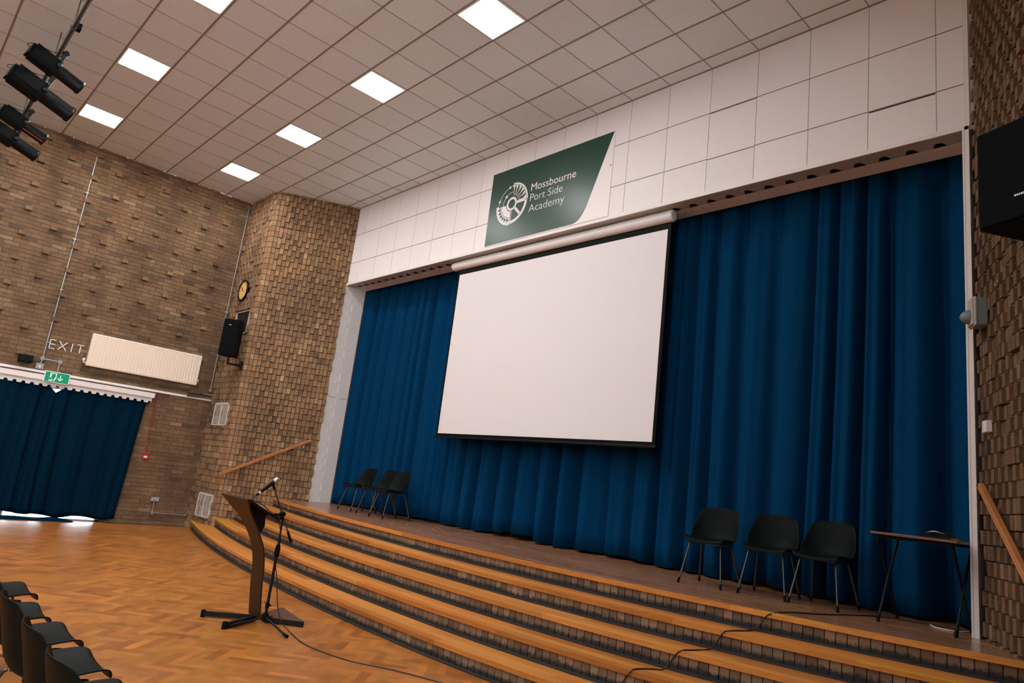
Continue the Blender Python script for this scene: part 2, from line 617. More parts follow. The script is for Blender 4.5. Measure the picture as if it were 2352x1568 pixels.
CL = (-1.10, -1.44)
F2D = Vector((-.346 - .0 - CL[0], 1.44, 0)); F2L = F2D.length; F2D = F2D / F2L
F2N = Vector((F2D.y, -F2D.x, 0))
WIN = (-1.97, -1.31, 3.80, 4.27)
V1 = (-2.01, -1.32, 1.98, 2.42)
V2 = (-1.90, -1.23, .27, .70)
def pier_left():
    b = MB()
    core = [(XL, -1.425), (CL[0] - .008, -1.425), (-.36, -.012), (-.36, .9), (XL, .9)]
    b.prism([(x - XL, y) for x, y in core], lambda u, v, t: (XL + u, v, t), 0, H)
    w = struct(b.build('wall_pier_left', M_mortar))
    k = MB()
    hs = [(q[0] - XL, q[1] - XL, q[2], q[3]) for q in (WIN,)]
    pier_face(k, (XL, -1.44), (1, 0), CL[0] - XL, (0, -1), H, 0, hs, flush_end=1)
    k.build('checkered_brick_end', M_brick, w)
    k = MB()
    pier_face(k, CL, (F2D.x, F2D.y), F2L, (F2N.x, F2N.y), H, 1, flush=2)
    k.build('checkered_brick_splay', M_brick, w)
pier_left()
PR0 = (10.50, 0.02)
CR = (11.24, -1.44)
F2RD = Vector((PR0[0] - CR[0], PR0[1] - CR[1], 0)); F2RL = F2RD.length; F2RD = F2RD / F2RL
F2RN = Vector((-F2RD.y, F2RD.x, 0))
def pier_right():
    b = MB()
    core = [(XR, -1.425), (CR[0] + .008, -1.425), (PR0[0] + .012, PR0[1]), (PR0[0] + .012, .9), (XR, .9)]
    b.prism(core, lambda u, v, t: (u, v, t), 0, H)
    w = struct(b.build('wall_pier_right', M_mortar))
    k = MB()
    pier_face(k, CR, (F2RD.x, F2RD.y), F2RL, (F2RN.x, F2RN.y), H, 1, zmin=.6, flush=1, kb=.66)  # brick colour lowered on this face to stand in for shade
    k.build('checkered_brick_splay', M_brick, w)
    k = MB()
    pier_face(k, CR, (1, 0), XR - CR[0], (0, -1), H, 0)
    k.build('checkered_brick_end', M_brick, w)
pier_right()

def outer_walls():
    b = MB()
    ADDED_WN = [(-15.2, -13.2), (-12.6, -10.6), (-10.0, -8.0)]
    z0, z1 = 2.4, 6.3
    b.box((XR, YB, 0), (XR + .25, 1.3, z0))
    b.box((XR, YB, z1), (XR + .25, 1.3, H))
    ys = [YB] + [v for p in ADDED_WN for v in p] + [1.3]
    for a, c in zip(ys[0::2], ys[1::2]):
        b.box((XR, a, z0), (XR + .25, c, z1))
    struct(b.build('wall_right', M_plaster))
    for i, (a, c) in enumerate(ADDED_WN):
        f = MB()
        for yy in (a, (a + c) / 2 - .03, c - .06):
            f.box((XR + .08, yy, z0), (XR + .16, yy + .06, z1))
        for zz in (z0, 4.6, z1 - .06):
            f.box((XR + .08, a, zz), (XR + .16, c, zz + .06))
        struct(f.build('window_%d' % (i + 2), M_white))  # unseen openings added to let cool daylight onto the ceiling
    b = MB()
    b.box((XL - .25, YB - .25, 0), (XR + .25, YB, H))
    struct(b.build('wall_back', M_plaster))
    b = MB()
    b.box((XL - .25, 1.3, 0), (XR + .25, 1.5, H))
    struct(b.build('wall_backstage', M_dark))
outer_walls()

# ------------------------------------------------------------------ WALL ABOVE THE STAGE
def stage_wall():
    z1, z2 = 6.130, 5.526
    b = MB()
    b.box((-.36, .004, ZT), (10.50, .20, H))
    w = struct(b.build('wall_stage', M_tilebar))
    t = MB()
    xs = [-.335] + [.6 * i for i in range(0, 18)] + [10.425]
    rows = [(5.105, z2), (z2, z1), (z1, H)]
    for r, (a, c) in enumerate(rows):
        for i in range(len(xs) - 1):
            dz = 0.0
            if (r, i) == (0, 17): dz = -.014
            if (r, i) in ((1, 14), (0, 14)): dz = -.008
            x0, x1 = xs[i] + .004, xs[i + 1] - .004
            lo, hi = a + .005 + dz, c - .006 + dz
            if r == 0: lo = a
            if r == 2: hi = c
            t.box((x0, -.001, lo), (x1, .0035, hi), jit((1, 1, 1), .02, .005))
    t.build('wall_tiles', M_wtile, w)
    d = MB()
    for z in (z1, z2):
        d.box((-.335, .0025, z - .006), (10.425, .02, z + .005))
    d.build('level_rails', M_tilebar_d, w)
    d = MB()
    d.box((9.61, .003, z2 - .024), (10.19, .02, z2 - .006))
    d.box((7.81, .003, z2 - .016), (8.39, .02, z2 - .006))
    d.box((7.81, .003, z1 - .016), (8.39, .02, z1 - .006))
    d.build('open_gap', M_dark, w)
    e = MB()
    e.box((10.425, -.012, 5.07), (10.462, .03, H))
    e.build('edge_bead', M_white, w)
stage_wall()

def relief(b, fn, length, start, pitch=.239):
    """raised chain of hexagons joined by narrow necks; fn(s along, a across, h height)"""
    n = int((length - start) / pitch)
    L, R = [], []
    for i in range(n):
        s = start + i * pitch
        for ds, a in ((0, .030), (.085, .030), (.118, .110), (.172, .110), (.205, .030)):
            L.append((s + ds, -a))
            R.append((s + ds, a))
    for i in range(len(L) - 1):
        a0, a1 = L[i], L[i + 1]
        r0, r1 = R[i], R[i + 1]
        h = .008
        ins = .003
        top = [fn(a0[0], a0[1] + ins, h), fn(a1[0], a1[1] + ins, h), fn(r1[0], r1[1] - ins, h), fn(r0[0], r0[1] - ins, h)]
        b.face(top)
        b.face([fn(a0[0], a0[1], 0), fn(a1[0], a1[1], 0), top[1], top[0]])
        b.face([top[3], top[2], fn(r1[0], r1[1], 0), fn(r0[0], r0[1], 0)])

def proscenium():
    b = MB()
    b.box((-.372, -.014, ST), (PXL, DEP, ZT + .02))
    o = struct(b.build('trim_reveal_left', M_white))
    r = MB()
    relief(r, lambda s, a, h: (PXL + h, .225 + a, ST + s), ZT - ST - .05, .02)
    r.build('hexagon_relief', M_white, o)
    j = MB()
    j.box((PXL - .001, -.0, ST + 2.02), (PXL + .0008, DEP, ST + 2.026))
    j.build('panel_joint', M_dark, o)
    b = MB()
    b.box((PXR, -.014, ST), (PXR + .014, .05, ZT + .03))
    b.box((PXR + .018, -.018, ST), (10.456, .05, ZT + .03))
    b.box((PXR, 0, ST), (PXR + .05, DEP, ZT + .03))
    struct(b.build('trim_reveal_right', M_white))
    b = MB()
    b.box((PXL, 0, ZT + .008), (PXR, DEP, ZT + .06))
    o = struct(b.build('trim_soffit', M_white))
    r = MB()
    relief(r, lambda s, a, h: (PXL + s, .225 + a, ZT + .008 - h), PXR - PXL, .1)
    r.build('hexagon_relief', M_white, o)
    b = MB()
    b.box((-.372, -.018, ZT - .002), (10.46, 0, ZT + .040))
    struct(b.build('trim_fascia', M_white))
proscenium()

# ------------------------------------------------------------------ STAGE AND STEPS
def wall_left_x(y):
    if y < -1.44: return XL
    return CL[0] + (y + 1.44) * (F2D.x / F2D.y)
def wall_right_x(y):
    if y < -1.44: return XR
    return CR[0] + (y + 1.44) * (F2RD.x / F2RD.y)
def x_ends(k):
    f = lambda x: wall_left_x(yk(x, k)) - x
    x = -2.35
    while x < 2 and f(x) > 0: x += .005
    xl = x
    x = 8.0
    while x < 12.4 and x < wall_right_x(yk(x, k)): x += .005
    return xl, x
ENDS = [x_ends(k) for k in range(5)]
OV = .025
TH = .037
stage = thing('stage', 'wooden stage with four curved steps of brick risers below the blue curtains', 'stage', (5, -1, 0))
def arcs():
    wood = [(.54, .205, .042), (.49, .180, .036), (.58, .230, .050), (.43, .150, .028)]
    for k in range(1, 5):
        z = ST - RH * k
        b = MB()
        xl, xr = ENDS[k]
        xl -= .06; xr += .05
        depth = [(0, .10), (.10, .20), (.20, .345)]
        for s, (d0, d1) in enumerate(depth):
            x = xl
            while x < xr:
                seg = random.uniform(1.3, 2.8)
                xe = min(x + seg, xr)
                if xr - xe < .3: xe = xr
                c = jit(random.choice(wood), .10, .04)
                n = max(2, int((xe - x) / .12))
                for i in range(n):
                    a, e = x + (xe - x) * i / n, x + (xe - x) * (i + 1) / n
                    ya, ye = yk(a, k), yk(e, k)
                    b.face([(a, ya + d0, z), (e, ye + d0, z), (e, ye + d1, z), (a, ya + d1, z)], c)
                    if s == 0:
                        c2 = tuple(v * .92 for v in c)
                        b.face([(a, ya, z - TH), (e, ye, z - TH), (e, ye, z), (a, ya, z)], c2)
                        b.face([(a, ya + .05, z - TH), (e, ye + .05, z - TH), (e, ye, z - TH), (a, ya, z - TH)], c2)
                x = xe
        b.build('step_tread', M_tread, stage, recalc=False)
    for k in range(0, 5):
        zt = ST - RH * k - TH
        zb = ST - RH * (k + 1)
        b = MB()
        xl, xr = ENDS[k]
        xl -= .05; xr += .05
        n = int((xr - xl) / .15)
        for i in range(n):
            a, e = xl + (xr - xl) * i / n, xl + (xr - xl) * (i + 1) / n
            b.face([(a, yk(a, k) + OV + .008, zb), (e, yk(e, k) + OV + .008, zb), (e, yk(e, k) + OV + .008, zt), (a, yk(a, k) + OV + .008, zt)],
                   (.035, .026, .018), [(0, 0), (1, 0), (1, 1), (0, 1)])
        x = xl
        while x < xr - .03:
            w = .0745
            x0, x1 = x + .004, x + w - .004
            x += w
            c = jit(random.choice([(.21, .135, .08), (.18, .115, .07), (.24, .155, .09), (.15, .10, .06)]), .25)
            y0, y1 = yk(x0, k) + OV, yk(x1, k) + OV
            P = [(x0, y0, zb), (x1, y1, zb), (x1, y1, zt - .004), (x0, y0, zt - .004)]
            Q = [(p[0], p[1] + .012, p[2]) for p in P]
            b.face(P, c, [(0, 0), (1, 0), (1, 1), (0, 1)])
            b.face([P[0], Q[0], Q[3], P[3]], c, [(0, 0), (0, 0), (0, 1), (0, 1)])
            b.face([P[1], Q[1], Q[2], P[2]], c, [(0, 0), (0, 0), (0, 1), (0, 1)])
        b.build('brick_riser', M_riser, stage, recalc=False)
        cv = MB()
        for i in range(n):
            a, e = xl + (xr - xl) * i / n, xl + (xr - xl) * (i + 1) / n
            ya, ye = yk(a, k) + OV - .012, yk(e, k) + OV - .012
            cv.face([(a, ya, zb + .0005), (e, ye, zb + .0005), (e, ye, zb + .012), (a, ya, zb + .012)])
            cv.face([(a, ya, zb + .012), (e, ye, zb + .012), (e, ye + .012, zb + .018), (a, ya + .012, zb + .018)])
        cv.build('cove_strip', M_cove, stage, recalc=False)
    # stage boards
    b = MB()
    xl, xr = ENDS[0]
    sc = [(.30, .145, .068), (.275, .130, .060), (.32, .156, .075), (.26, .120, .054)]
    y = -1.5
    while y < 1.25:
        y2 = y + .115
        x = xl - .1 - random.random()
        while x < xr + .1:
            xe = x + random.uniform(1.2, 2.4)
            c = jit(random.choice(sc), .12, .04)
            n = max(2, int((xe - x) / .15))
            for i in range(n):
                a, e = x + (xe - x) * i / n, x + (xe - x) * (i + 1) / n
                a2, e2 = max(a, -1.2), min(e, 11.3)
                if e2 <= a2: continue
                m = .5 * (a2 + e2)
                if m < wall_left_x(max(y, -1.43)) - .12 or m > wall_right_x(max(y, -1.43)) + .12: continue
                p = [(a2, max(y, yk(a2, 0) + .06)), (e2, max(y, yk(e2, 0) + .06)), (e2, y2), (a2, y2)]
                if p[0][1] >= y2 or p[1][1] >= y2: 
                    p = [(q[0], min(q[1], y2)) for q in p]
                    if p[0][1] >= y2 and p[1][1] >= y2: continue
                b.face([(q[0], q[1], ST) for q in p], c)
            x = xe
        y = y2
    b.build('stage_deck', M_stage, stage, recalc=False)
    b = MB()
    x = xl - .04
    while x < xr + .04:
        xe = min(x + random.uniform(1.4, 2.8), xr + .04)
        c = jit(random.choice(wood), .08, .04)
        n = max(2, int((xe - x) / .12))
        for i in range(n):
            a, e = x + (xe - x) * i / n, x + (xe - x) * (i + 1) / n
            ya, ye = yk(a, 0), yk(e, 0)
            b.face([(a, ya, ST + .0006), (e, ye, ST + .0006), (e, ye + .062, ST + .0006), (a, ya + .062, ST + .0006)], c)
            b.face([(a, ya, ST - TH), (e, ye, ST - TH), (e, ye, ST + .0006), (a, ya, ST + .0006)], c)
            b.face([(a, ya + .05, ST - TH), (e, ye + .05, ST - TH), (e, ye, ST - TH), (a, ya, ST - TH)], c)
        x = xe
    b.build('stage_nosing', M_tread, stage, recalc=False)
    b = MB()
    b.box((4.75, .235, ST + .0005), (5.25, .247, ST + .0015))
    b.build('floor_trap_joint', M_dark, stage)
arcs()

def tape(k, x0, x1, label, wd=.03, face=True):
    b = MB()
    z = ST - RH * k + .0012
    n = max(3, int((x1 - x0) / .03))
    for i in range(n):
        a, e = x0 + (x1 - x0) * i / n, x0 + (x1 - x0) * (i + 1) / n
        ya, ye = yk(a, k) - .001, yk(e, k) - .001
        w1, w2 = wd * random.uniform(.5, 1.1), wd * random.uniform(.5, 1.1)
        b.face([(a, ya, z), (e, ye, z), (e, ye + w2, z), (a, ya + w1, z)])
        b.face([(a, ya, z - .010), (e, ye, z - .010), (e, ye, z), (a, ya, z)])
    o = b.build('hazard_tape', M_yellow, recalc=False)
    tag(o, label, 'tape', 'worn yellow tape strips on the step edges')
tape(4, ENDS[4][0] + .02, 1.40, 'worn yellow tape along the far left edge of the lowest step')
tape(3, ENDS[3][0] + .02, 1.03, 'worn yellow tape along the far left edge of the second lowest step')
tape(0, 9.30, 9.75, 'worn yellow tape on the stage edge in front of the right chairs and desk')
tape(1, 10.05, 11.10, 'worn yellow tape on the step edge just below the desk')
def tape_drop(k, x, label):
    b = MB()
    z = ST - RH * k
    y = yk(x, k)
    pts = [(x + .05, y + .05, z + .0016), (x, y - .002, z + .0016), (x, y - .002, z - TH), (x - .012, y + .018, z - TH - .03), (x - .02, y + .018, z - TH - .09)]
    for p, q in zip(pts, pts[1:]):
        b.face([(p[0] - .009, p[1], p[2]), (p[0] + .009, p[1], p[2]), (q[0] + .009, q[1], q[2]), (q[0] - .009, q[1], q[2])])
    o = b.build('hazard_tape', M_yellow, recalc=False)
    tag(o, label, 'tape', 'worn yellow tape strips on the step edges')
tape_drop(0, .54, 'thin yellow tape end hanging down the stage riser near the white reveal')
tape_drop(3, 1.05, 'thin yellow tape end hanging down the riser beside the lectern')

# ------------------------------------------------------------------ CURTAINS
def curtain_panel(name, m, P, s0, s1, z0f, z1f, amp0, amp1, seed, label, cat, group, lam=.36, cols=None, parent=None):
    """P(s, depth, z) -> xyz"""
    rnd = random.Random(seed)
    # irregular pleats: piecewise phases
    knots = [s0]
    while knots[-1] < s1 + lam:
        knots.append(knots[-1] + lam * rnd.uniform(.55, 1.45))
    amps = [rnd.uniform(.55, 1.25) for _ in knots]
    def prof(s):
        for i in range(len(knots) - 1):
            if s < knots[i + 1]:
                t = (s - knots[i]) / (knots[i + 1] - knots[i])
                a = amps[i] * (1 - t) + amps[i + 1] * t
                return a * (1 - 1.9 * math.exp(-(min(t, 1 - t) / .17) ** 2) + .16 * math.sin(6.3 * t * 2 + i))
        return 0
    ph = [rnd.uniform(0, 6.28) for _ in range(6)]
    n = cols or int((s1 - s0) / .012)
    R = 22
    G = []
    for r in range(R + 1):
        tz = r / R
        row = []
        for i in range(n + 1):
            s = s0 + (s1 - s0) * i / n
            z = z1f(s) + (z0f(s) - z1f(s)) * tz
            sw = s + .035 * tz * math.sin(2.1 * s + ph[0]) + .02 * math.sin(1.3 * tz * PI + 1.1 * s + ph[1]) * tz
            d = prof(sw) * (amp0 + (amp1 - amp0) * tz ** .8)
            d += .016 * tz * math.sin(19 * s + ph[2] + 1.5 * tz) + .008 * math.sin(41 * s + ph[3]) * (1 - .5 * tz)
            row.append(P(s, d, z))
        G.append(row)
    b = MB()
    b.grid(G)
    o = b.build(name, m, parent, recalc=False)
    so = o.modifiers.new('thickness', 'SOLIDIFY')
    so.thickness = .006
    if label: tag(o, label, cat, group)
    return o
SC = lambda s, d, z: (s, (.66 - d) + ((.468 + .25 * (s + .335)) - (.66 - d)) * max(0, 1 - (s + .335) / .25), z)
zb = lambda s: ST + .030 + .012 * math.sin(3.1 * s) + .008 * math.sin(7.7 * s)
curtain_panel('stage_curtain', M_blue, SC, -.335, 5.02, lambda s: zb(s) + (.035 if 4.45 < s else 0), lambda s: 5.35, .08, .15, 3,
              'left half of the tall blue stage curtain, from the white reveal to behind the screen', 'curtain', 'tall blue stage curtains')
curtain_panel('stage_curtain', M_blue, lambda s, d, z: (s, .645 - d, z), 5.04, 10.39, zb, lambda s: 5.35, .085, .16, 11,
              'right half of the tall blue stage curtain, behind the right chairs and desk', 'curtain', 'tall blue stage curtains')

# curtain pair over the exit on the left wall
def ztl(y):
    t = 2.285
    g = max(0, 1 - abs(y + 4.12) / .26)
    return t - .14 * g * g
LC = lambda s, d, z: (-2.275 + d, s + (.05 * (z - 1.2) if s > -3.2 else 0) * max(0, (s + 3.2) / .55), z)
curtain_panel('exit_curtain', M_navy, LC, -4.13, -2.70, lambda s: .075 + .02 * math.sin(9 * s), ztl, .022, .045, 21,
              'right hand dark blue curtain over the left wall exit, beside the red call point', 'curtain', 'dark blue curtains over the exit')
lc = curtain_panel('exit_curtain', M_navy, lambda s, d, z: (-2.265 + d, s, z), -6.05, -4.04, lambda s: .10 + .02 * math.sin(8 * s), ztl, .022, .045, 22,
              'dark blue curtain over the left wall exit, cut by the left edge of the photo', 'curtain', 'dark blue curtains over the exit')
def hem():
    b = MB()
    n = 40
    G = []
    for k in range(13):
        a = PI * k / 12
        row = []
        for i in range(n + 1):
            y = -6.0 + (6.0 - 3.42) * i / n
            r = .055 + .012 * math.sin(5 * y) + .006 * math.sin(13 * y)
            if i > n - 4: r *= .35 + .65 * (n - i) / 4
            row.append((-2.17 + .11 * math.cos(a), y, .002 + r * math.sin(a)))
        G.append(row)
    b.grid(G)
    tag(b.build('draught_roll', M_navy), 'low roll of dark blue fabric on the floor along the foot of the exit curtain', 'fabric roll')
hem()

def exit_door():
    t = bpy.data.objects.new('door_1', None)
    COL.objects.link(t)
    t.location = (-2.45, -4.45, 0)
    struct(t)
    y0, y1 = DOOR[0], DOOR[1]
    f = MB()
    f.box((-2.50, y0, 0), (-2.40, y0 + .08, 2.30))
    f.box((-2.50, y1 - .08, 0), (-2.40, y1, 2.30))
    f.box((-2.50, y0, 2.22), (-2.40, y1, 2.30))
    f.box((-2.50, -4.49, 0), (-2.40, -4.41, 2.22))
    f.box((-2.50, y0, 0), (-2.40, y1, .028))
    f.build('door_frame', M_white, t)
    gm = bpy.data.materials.new('door_glass')
    gm.use_nodes = True
    nt = gm.node_tree
    b0 = nt.nodes['Principled BSDF']
    b0.inputs['Transmission Weight'].default_value = 1
    b0.inputs['Roughness'].default_value = .0
    b0.inputs['IOR'].default_value = 1.05
    for a, b in ((y0 + .08, -4.49), (-4.41, y1 - .08)):
        g = MB()
        g.box((-2.452, a, .028), (-2.447, b, 2.22))
        g.build('glass_pane', gm, t)
    g = MB()
    g.face([(-8, -12, -.05), (-2.58, -12, -.05), (-2.58, 2, -.05), (-8, 2, -.05)])
    o = g.build('pavement', mat('pale_pavement', (.5, .5, .5), .9), recalc=False)
    struct(o)
    o.name = 'floor_outside'
exit_door()

def pelmet():
    t = thing('curtain_pelmet', 'white pelmet with toothed lower edge above the dark blue exit curtain', 'pelmet', (-2.25, -4.2, 2.3))
    b = MB()
    b.box((-2.345, -6.1, 2.325), (-2.165, -2.56, 2.415))
    b.build('pelmet_board', M_white, t)
    s = MB()
    y = -6.1
    while y < -2.70:
        X = -2.205
        for ya, yb, za, zb_ in ((0, .060, 2.228, 2.228), (.060, .072, 2.228, 2.264), (.072, .113, 2.264, 2.264), (.113, .1255, 2.264, 2.228)):
            P = [(y + ya, za), (y + yb, zb_), (y + yb, 2.325), (y + ya, 2.325)]
            s.prism(P, lambda u, v, w: (X + w, u, v), -.006, 0)
        y += .1255
    o = s.build('toothed_strip', M_white, t)
    b = MB()
    b.box((-2.349, -6.1, 2.452), (-2.315, -1.45, 2.492))
    o = b.build('cable_trunking', M_white)
    tag(o, 'long straight white trunking running along the brick wall just above the pelmet', 'trunking')
pelmet()

# ------------------------------------------------------------------ LEFT WALL FITTINGS
def strokes(b, segs, w, x0, x1):
    for (ya, za), (yb, zb_) in segs:
        d = Vector((yb - ya, zb_ - za)).normalized()
        n = Vector((-d.y, d.x)) * w / 2
        P = [(ya + n.x, za + n.y), (yb + n.x, zb_ + n.y), (yb - n.x, zb_ - n.y), (ya - n.x, za - n.y)]
        b.prism(P, lambda u, v, t: (t, u, v), x0, x1)
def exit_letters():
    t = thing('exit_lettering', 'thin white letters EXIT fixed to the brick wall left of the radiator', 'lettering', (XL, -4.1, 2.9))
    z0, z1 = 2.900, 3.052
    zm = (z0 + z1) / 2
    G = {'letter_e': [((-4.378, z0), (-4.378, z1)), ((-4.378, z0), (-4.295, z0)), ((-4.378, zm), (-4.300, zm)), ((-4.378, z1), (-4.295, z1))],
         'letter_x': [((-4.245, z0), (-4.120, z1)), ((-4.245, z1), (-4.120, z0))],
         'letter_i': [((-4.040, z0), (-4.040, z1))],
         'letter_t': [((-3.910, z0), (-3.910, z1)), ((-3.965, z1), (-3.855, z1))]}
    for k, sg in G.items():
        b = MB()
        strokes(b, sg, .013, XL + .004, XL + .018)
        b.build(k, M_whiteclean, t)
exit_letters()

def radiator():
    t = thing('radiator', 'long cream ribbed radiator hung high on the brick wall', 'radiator', (-2.30, -2.81, 2.71))
    y0, y1, z0, z1 = -3.778, -1.838, 2.709, 3.303
    b = MB()
    n = 34
    pr = []
    for i in range(n):
        a = y0 + .03 + (y1 - y0 - .06) * i / n
        w = (y1 - y0 - .06) / n
        pr += [(a, 0), (a + w * .50, 0), (a + w * .62, -.011), (a + w * .88, -.011)]
    pr.append((y1 - .03, 0))
    pr = [(y0, 0)] + pr + [(y1, 0)]
    za, zb_ = z0 + .035, z1 - .035
    for (ya, xa), (yb, xb) in zip(pr, pr[1:]):
        X = -2.250
        b.face([(X + xa, ya, za), (X + xb, yb, za), (X + xb, yb, zb_), (X + xa, ya, zb_)])
        b.face([(X + xa, ya, zb_), (X + xb, yb, zb_), (X, yb, zb_ + .012), (X, ya, zb_ + .012)])
        b.face([(X, ya, za - .012), (X, yb, za - .012), (X + xb, yb, za), (X + xa, ya, za)])
    b.face([(-2.25, y0, zb_ + .012), (-2.25, y1, zb_ + .012), (-2.256, y1, z1), (-2.256, y0, z1)])
    b.face([(-2.256, y0, z0), (-2.256, y1, z0), (-2.25, y1, za - .012), (-2.25, y0, za - .012)])
    b.box((-2.335, y0, z0), (-2.2561, y1, z1), skip=())
    b.build('ribbed_panel', M_cream, t, recalc=False)
    for ya, yb in ((y0 - .004, y0), (y1, y1 + .004)):
        b = MB()
        b.box((-2.33, ya, z0 + .01), (-2.255, yb, z1 - .01))
        b.build('side_cover', M_cream, t)
    for nm, y, m in (('valve', y0 - .045, M_whiteclean), ('valve', y1 + .035, M_steel)):
        b = MB()
        b.lathe((-2.29, y, z0 + .055), (0, 0, 1), [(0, .012), (.02, .014), (.03, .022), (.065, .022), (.072, .016)], 14)
        b.tube([(-2.29, y, z0 + .05), (-2.29, y + (.05 if y < -3 else -.04), z0 + .05)], .010)
        v = b.build(nm, m, t)
        b = MB()
        b.tube([(-2.29, y, z0 + .055), (-2.29, y, z0 - .05)], .010)
        b.build('valve_tail', M_pipe, v)
    b = MB()
    b.tube(spline([(-2.29, y0 - .045, z0 - .05), (-2.30, y0 - .04, z0 - .085), (-2.31, y0 + .05, z0 - .10), (-2.315, -2.8, z0 - .105), (-2.315, -1.9, z0 - .11)], 6), .012)
    b.build('feed_pipe', M_pipe, t)
    for y in (y0 + .35, y1 - .35):
        b = MB()
        b.box((-2.349, y - .02, z0 + .05), (-2.335, y + .02, z1 - .05))
        b.build('bracket', M_pipe, t)
radiator()

def stub_pipes():
    t = thing('heating_pipe', 'two short rusty heating pipes running into the brick pier below the radiator end', 'pipe', (-2.3, -1.5, 2.53))
    for z, ya in ((2.572, -1.65), (2.505, -1.59)):
        b = MB()
        b.tube([(-2.305, -1.95, z - .02), (-2.305, ya - .04, z), (-2.305, -1.43, z - .005)], .014, 10)
        b.build('pipe_run', M_pipe, t)
        b = MB()
        b.tube([(-2.305, ya, z), (-2.305, -1.44, z - .004)], .016, 10)
        b.build('painted_sleeve', mat('faded_red_paint', (.24, .12, .09), .6), t)
stub_pipes()

def round_box(b, y, z, r=.036, x0=XL + .002, x1=XL + .045):
    b.lathe((x0, y, z), (1, 0, 0), [(0, r), (x1 - x0 - .006, r), (x1 - x0, r - .006)], 18)
def conduits():
    t = thing('conduit', 'grey conduit running up the brick wall beside the EXIT letters', 'conduit', (XL, -4.43, 2.6))
    b = MB()
    b.tube([(XL + .028, -4.428, 2.70), (XL + .028, -4.412, H - .14)], .0125)
    b.build('riser_pipe', M_galv, t)
    for pp in ([(XL + .028, -4.428, 2.695), (XL + .028, -4.163, 2.686)],
               [(XL + .028, -4.163, 2.686), (XL + .028, -4.163, 2.56), (XL + .05, -4.163, 2.505), (XL + .215, -4.163, 2.503)],
               [(XL + .028, -4.428, 2.70), (XL + .028, -4.437, 2.59)]):
        b = MB()
        b.tube(pp, .0112)
        b.build('branch_pipe', M_galv, t)
    for y, z in ((-4.428, 2.697), (-4.163, 2.686)):
        b = MB()
        round_box(b, y, z, .040)
        b.build('junction_box', M_galv, t)
    for z in (2.99, 3.95, 4.90, 5.8):
        b = MB()
        b.box((XL + .002, -4.45, z - .009), (XL + .043, -4.395, z + .009))
        b.build('saddle_clip', M_steel, t)
    b = MB()
    b.bbox((XL + .002, -4.50, 2.507), (XL + .05, -4.385, 2.605), .005)
    sb = b.build('square_box', M_galv, t)
    b = MB()
    b.box((XL + .05, -4.458, 2.535), (XL + .055, -4.428, 2.568))
    b.build('paper_label', M_whiteclean, sb)
    t = thing('conduit', 'thin grey conduit on the brick wall between the radiator and the pier', 'conduit', (XL, -1.52, 2.66))
    b = MB()
    b.tube([(XL + .022, -1.520, 2.66), (XL + .022, -1.525, 4.30), (XL + .022, -1.510, H - .08)], .009)
    b.build('riser_pipe', M_galv, t)
    for y, z in ((-1.522, 2.66), (-1.528, 4.29)):
        b = MB()
        round_box(b, y, z, .034)
        b.build('junction_box', M_galv, t)
    b = MB()
    b.tube([(XL + .022, -1.528, 4.285), (XL + .022, -1.45, 4.265)], .008)
    b.build('branch_pipe', M_galv, t)
    t = thing('power_socket', 'grey metal double socket with conduit low on the brick wall beside the steps', 'socket', (XL, -2.1, .47))
    b = MB()
    b.bbox((XL + .002, -2.185, .430), (XL + .045, -2.035, .515), .005)
    p = b.build('socket_plate', M_galv, t)
    b = MB()
    for y in (-2.155, -2.075):
        b.box((XL + .0455, y - .012, .447), (XL + .048, y + .012, .466))
        b.box((XL + .0455, y + .001, .478), (XL + .048, y + .017, .500))
    b.box((XL + .0455, -2.122, .478), (XL + .048, -2.098, .502))
    b.build('white_switches', M_whiteclean, p)
    for pp in ([(XL + .024, -2.108, .43), (XL + .024, -2.105, .22)], [(XL + .024, -2.105, .22), (XL + .024, -1.75, .212), (XL + .024, -1.50, .207)]):
        b = MB()
        b.tube(pp, .0105)
        b.build('conduit_pipe', M_galv, t)
    for y, z, r in ((-2.105, .22, .036), (-1.49, .207, .022)):
        b = MB()
        round_box(b, y, z, r)
        b.build('junction_box', M_galv, t)
conduits()

def lamp_box():
    t = thing('floodlight', 'small black floodlight box fixed to the brick wall above the pelmet, left of the conduit', 'floodlight', (XL, -4.67, 2.63))
    b = MB()
    P = [(XL + .02, 2.70), (XL + .14, 2.705), (XL + .17, 2.60), (XL + .13, 2.575), (XL + .02, 2.575)]
    b.prism(P, lambda u, v, w: (u, w, v), -4.775, -4.575)
    b.build('housing', M_black, t)
    b = MB()
    b.box((XL + .002, -4.72, 2.61), (XL + .02, -4.63, 2.69))
    b.build('bracket', M_blackmetal, t)
    b = MB()
    b.tube([(XL + .06, -4.58, 2.63), (XL + .03, -4.55, 2.615)], .008)
    b.build('cable_gland', M_black, t)
lamp_box()

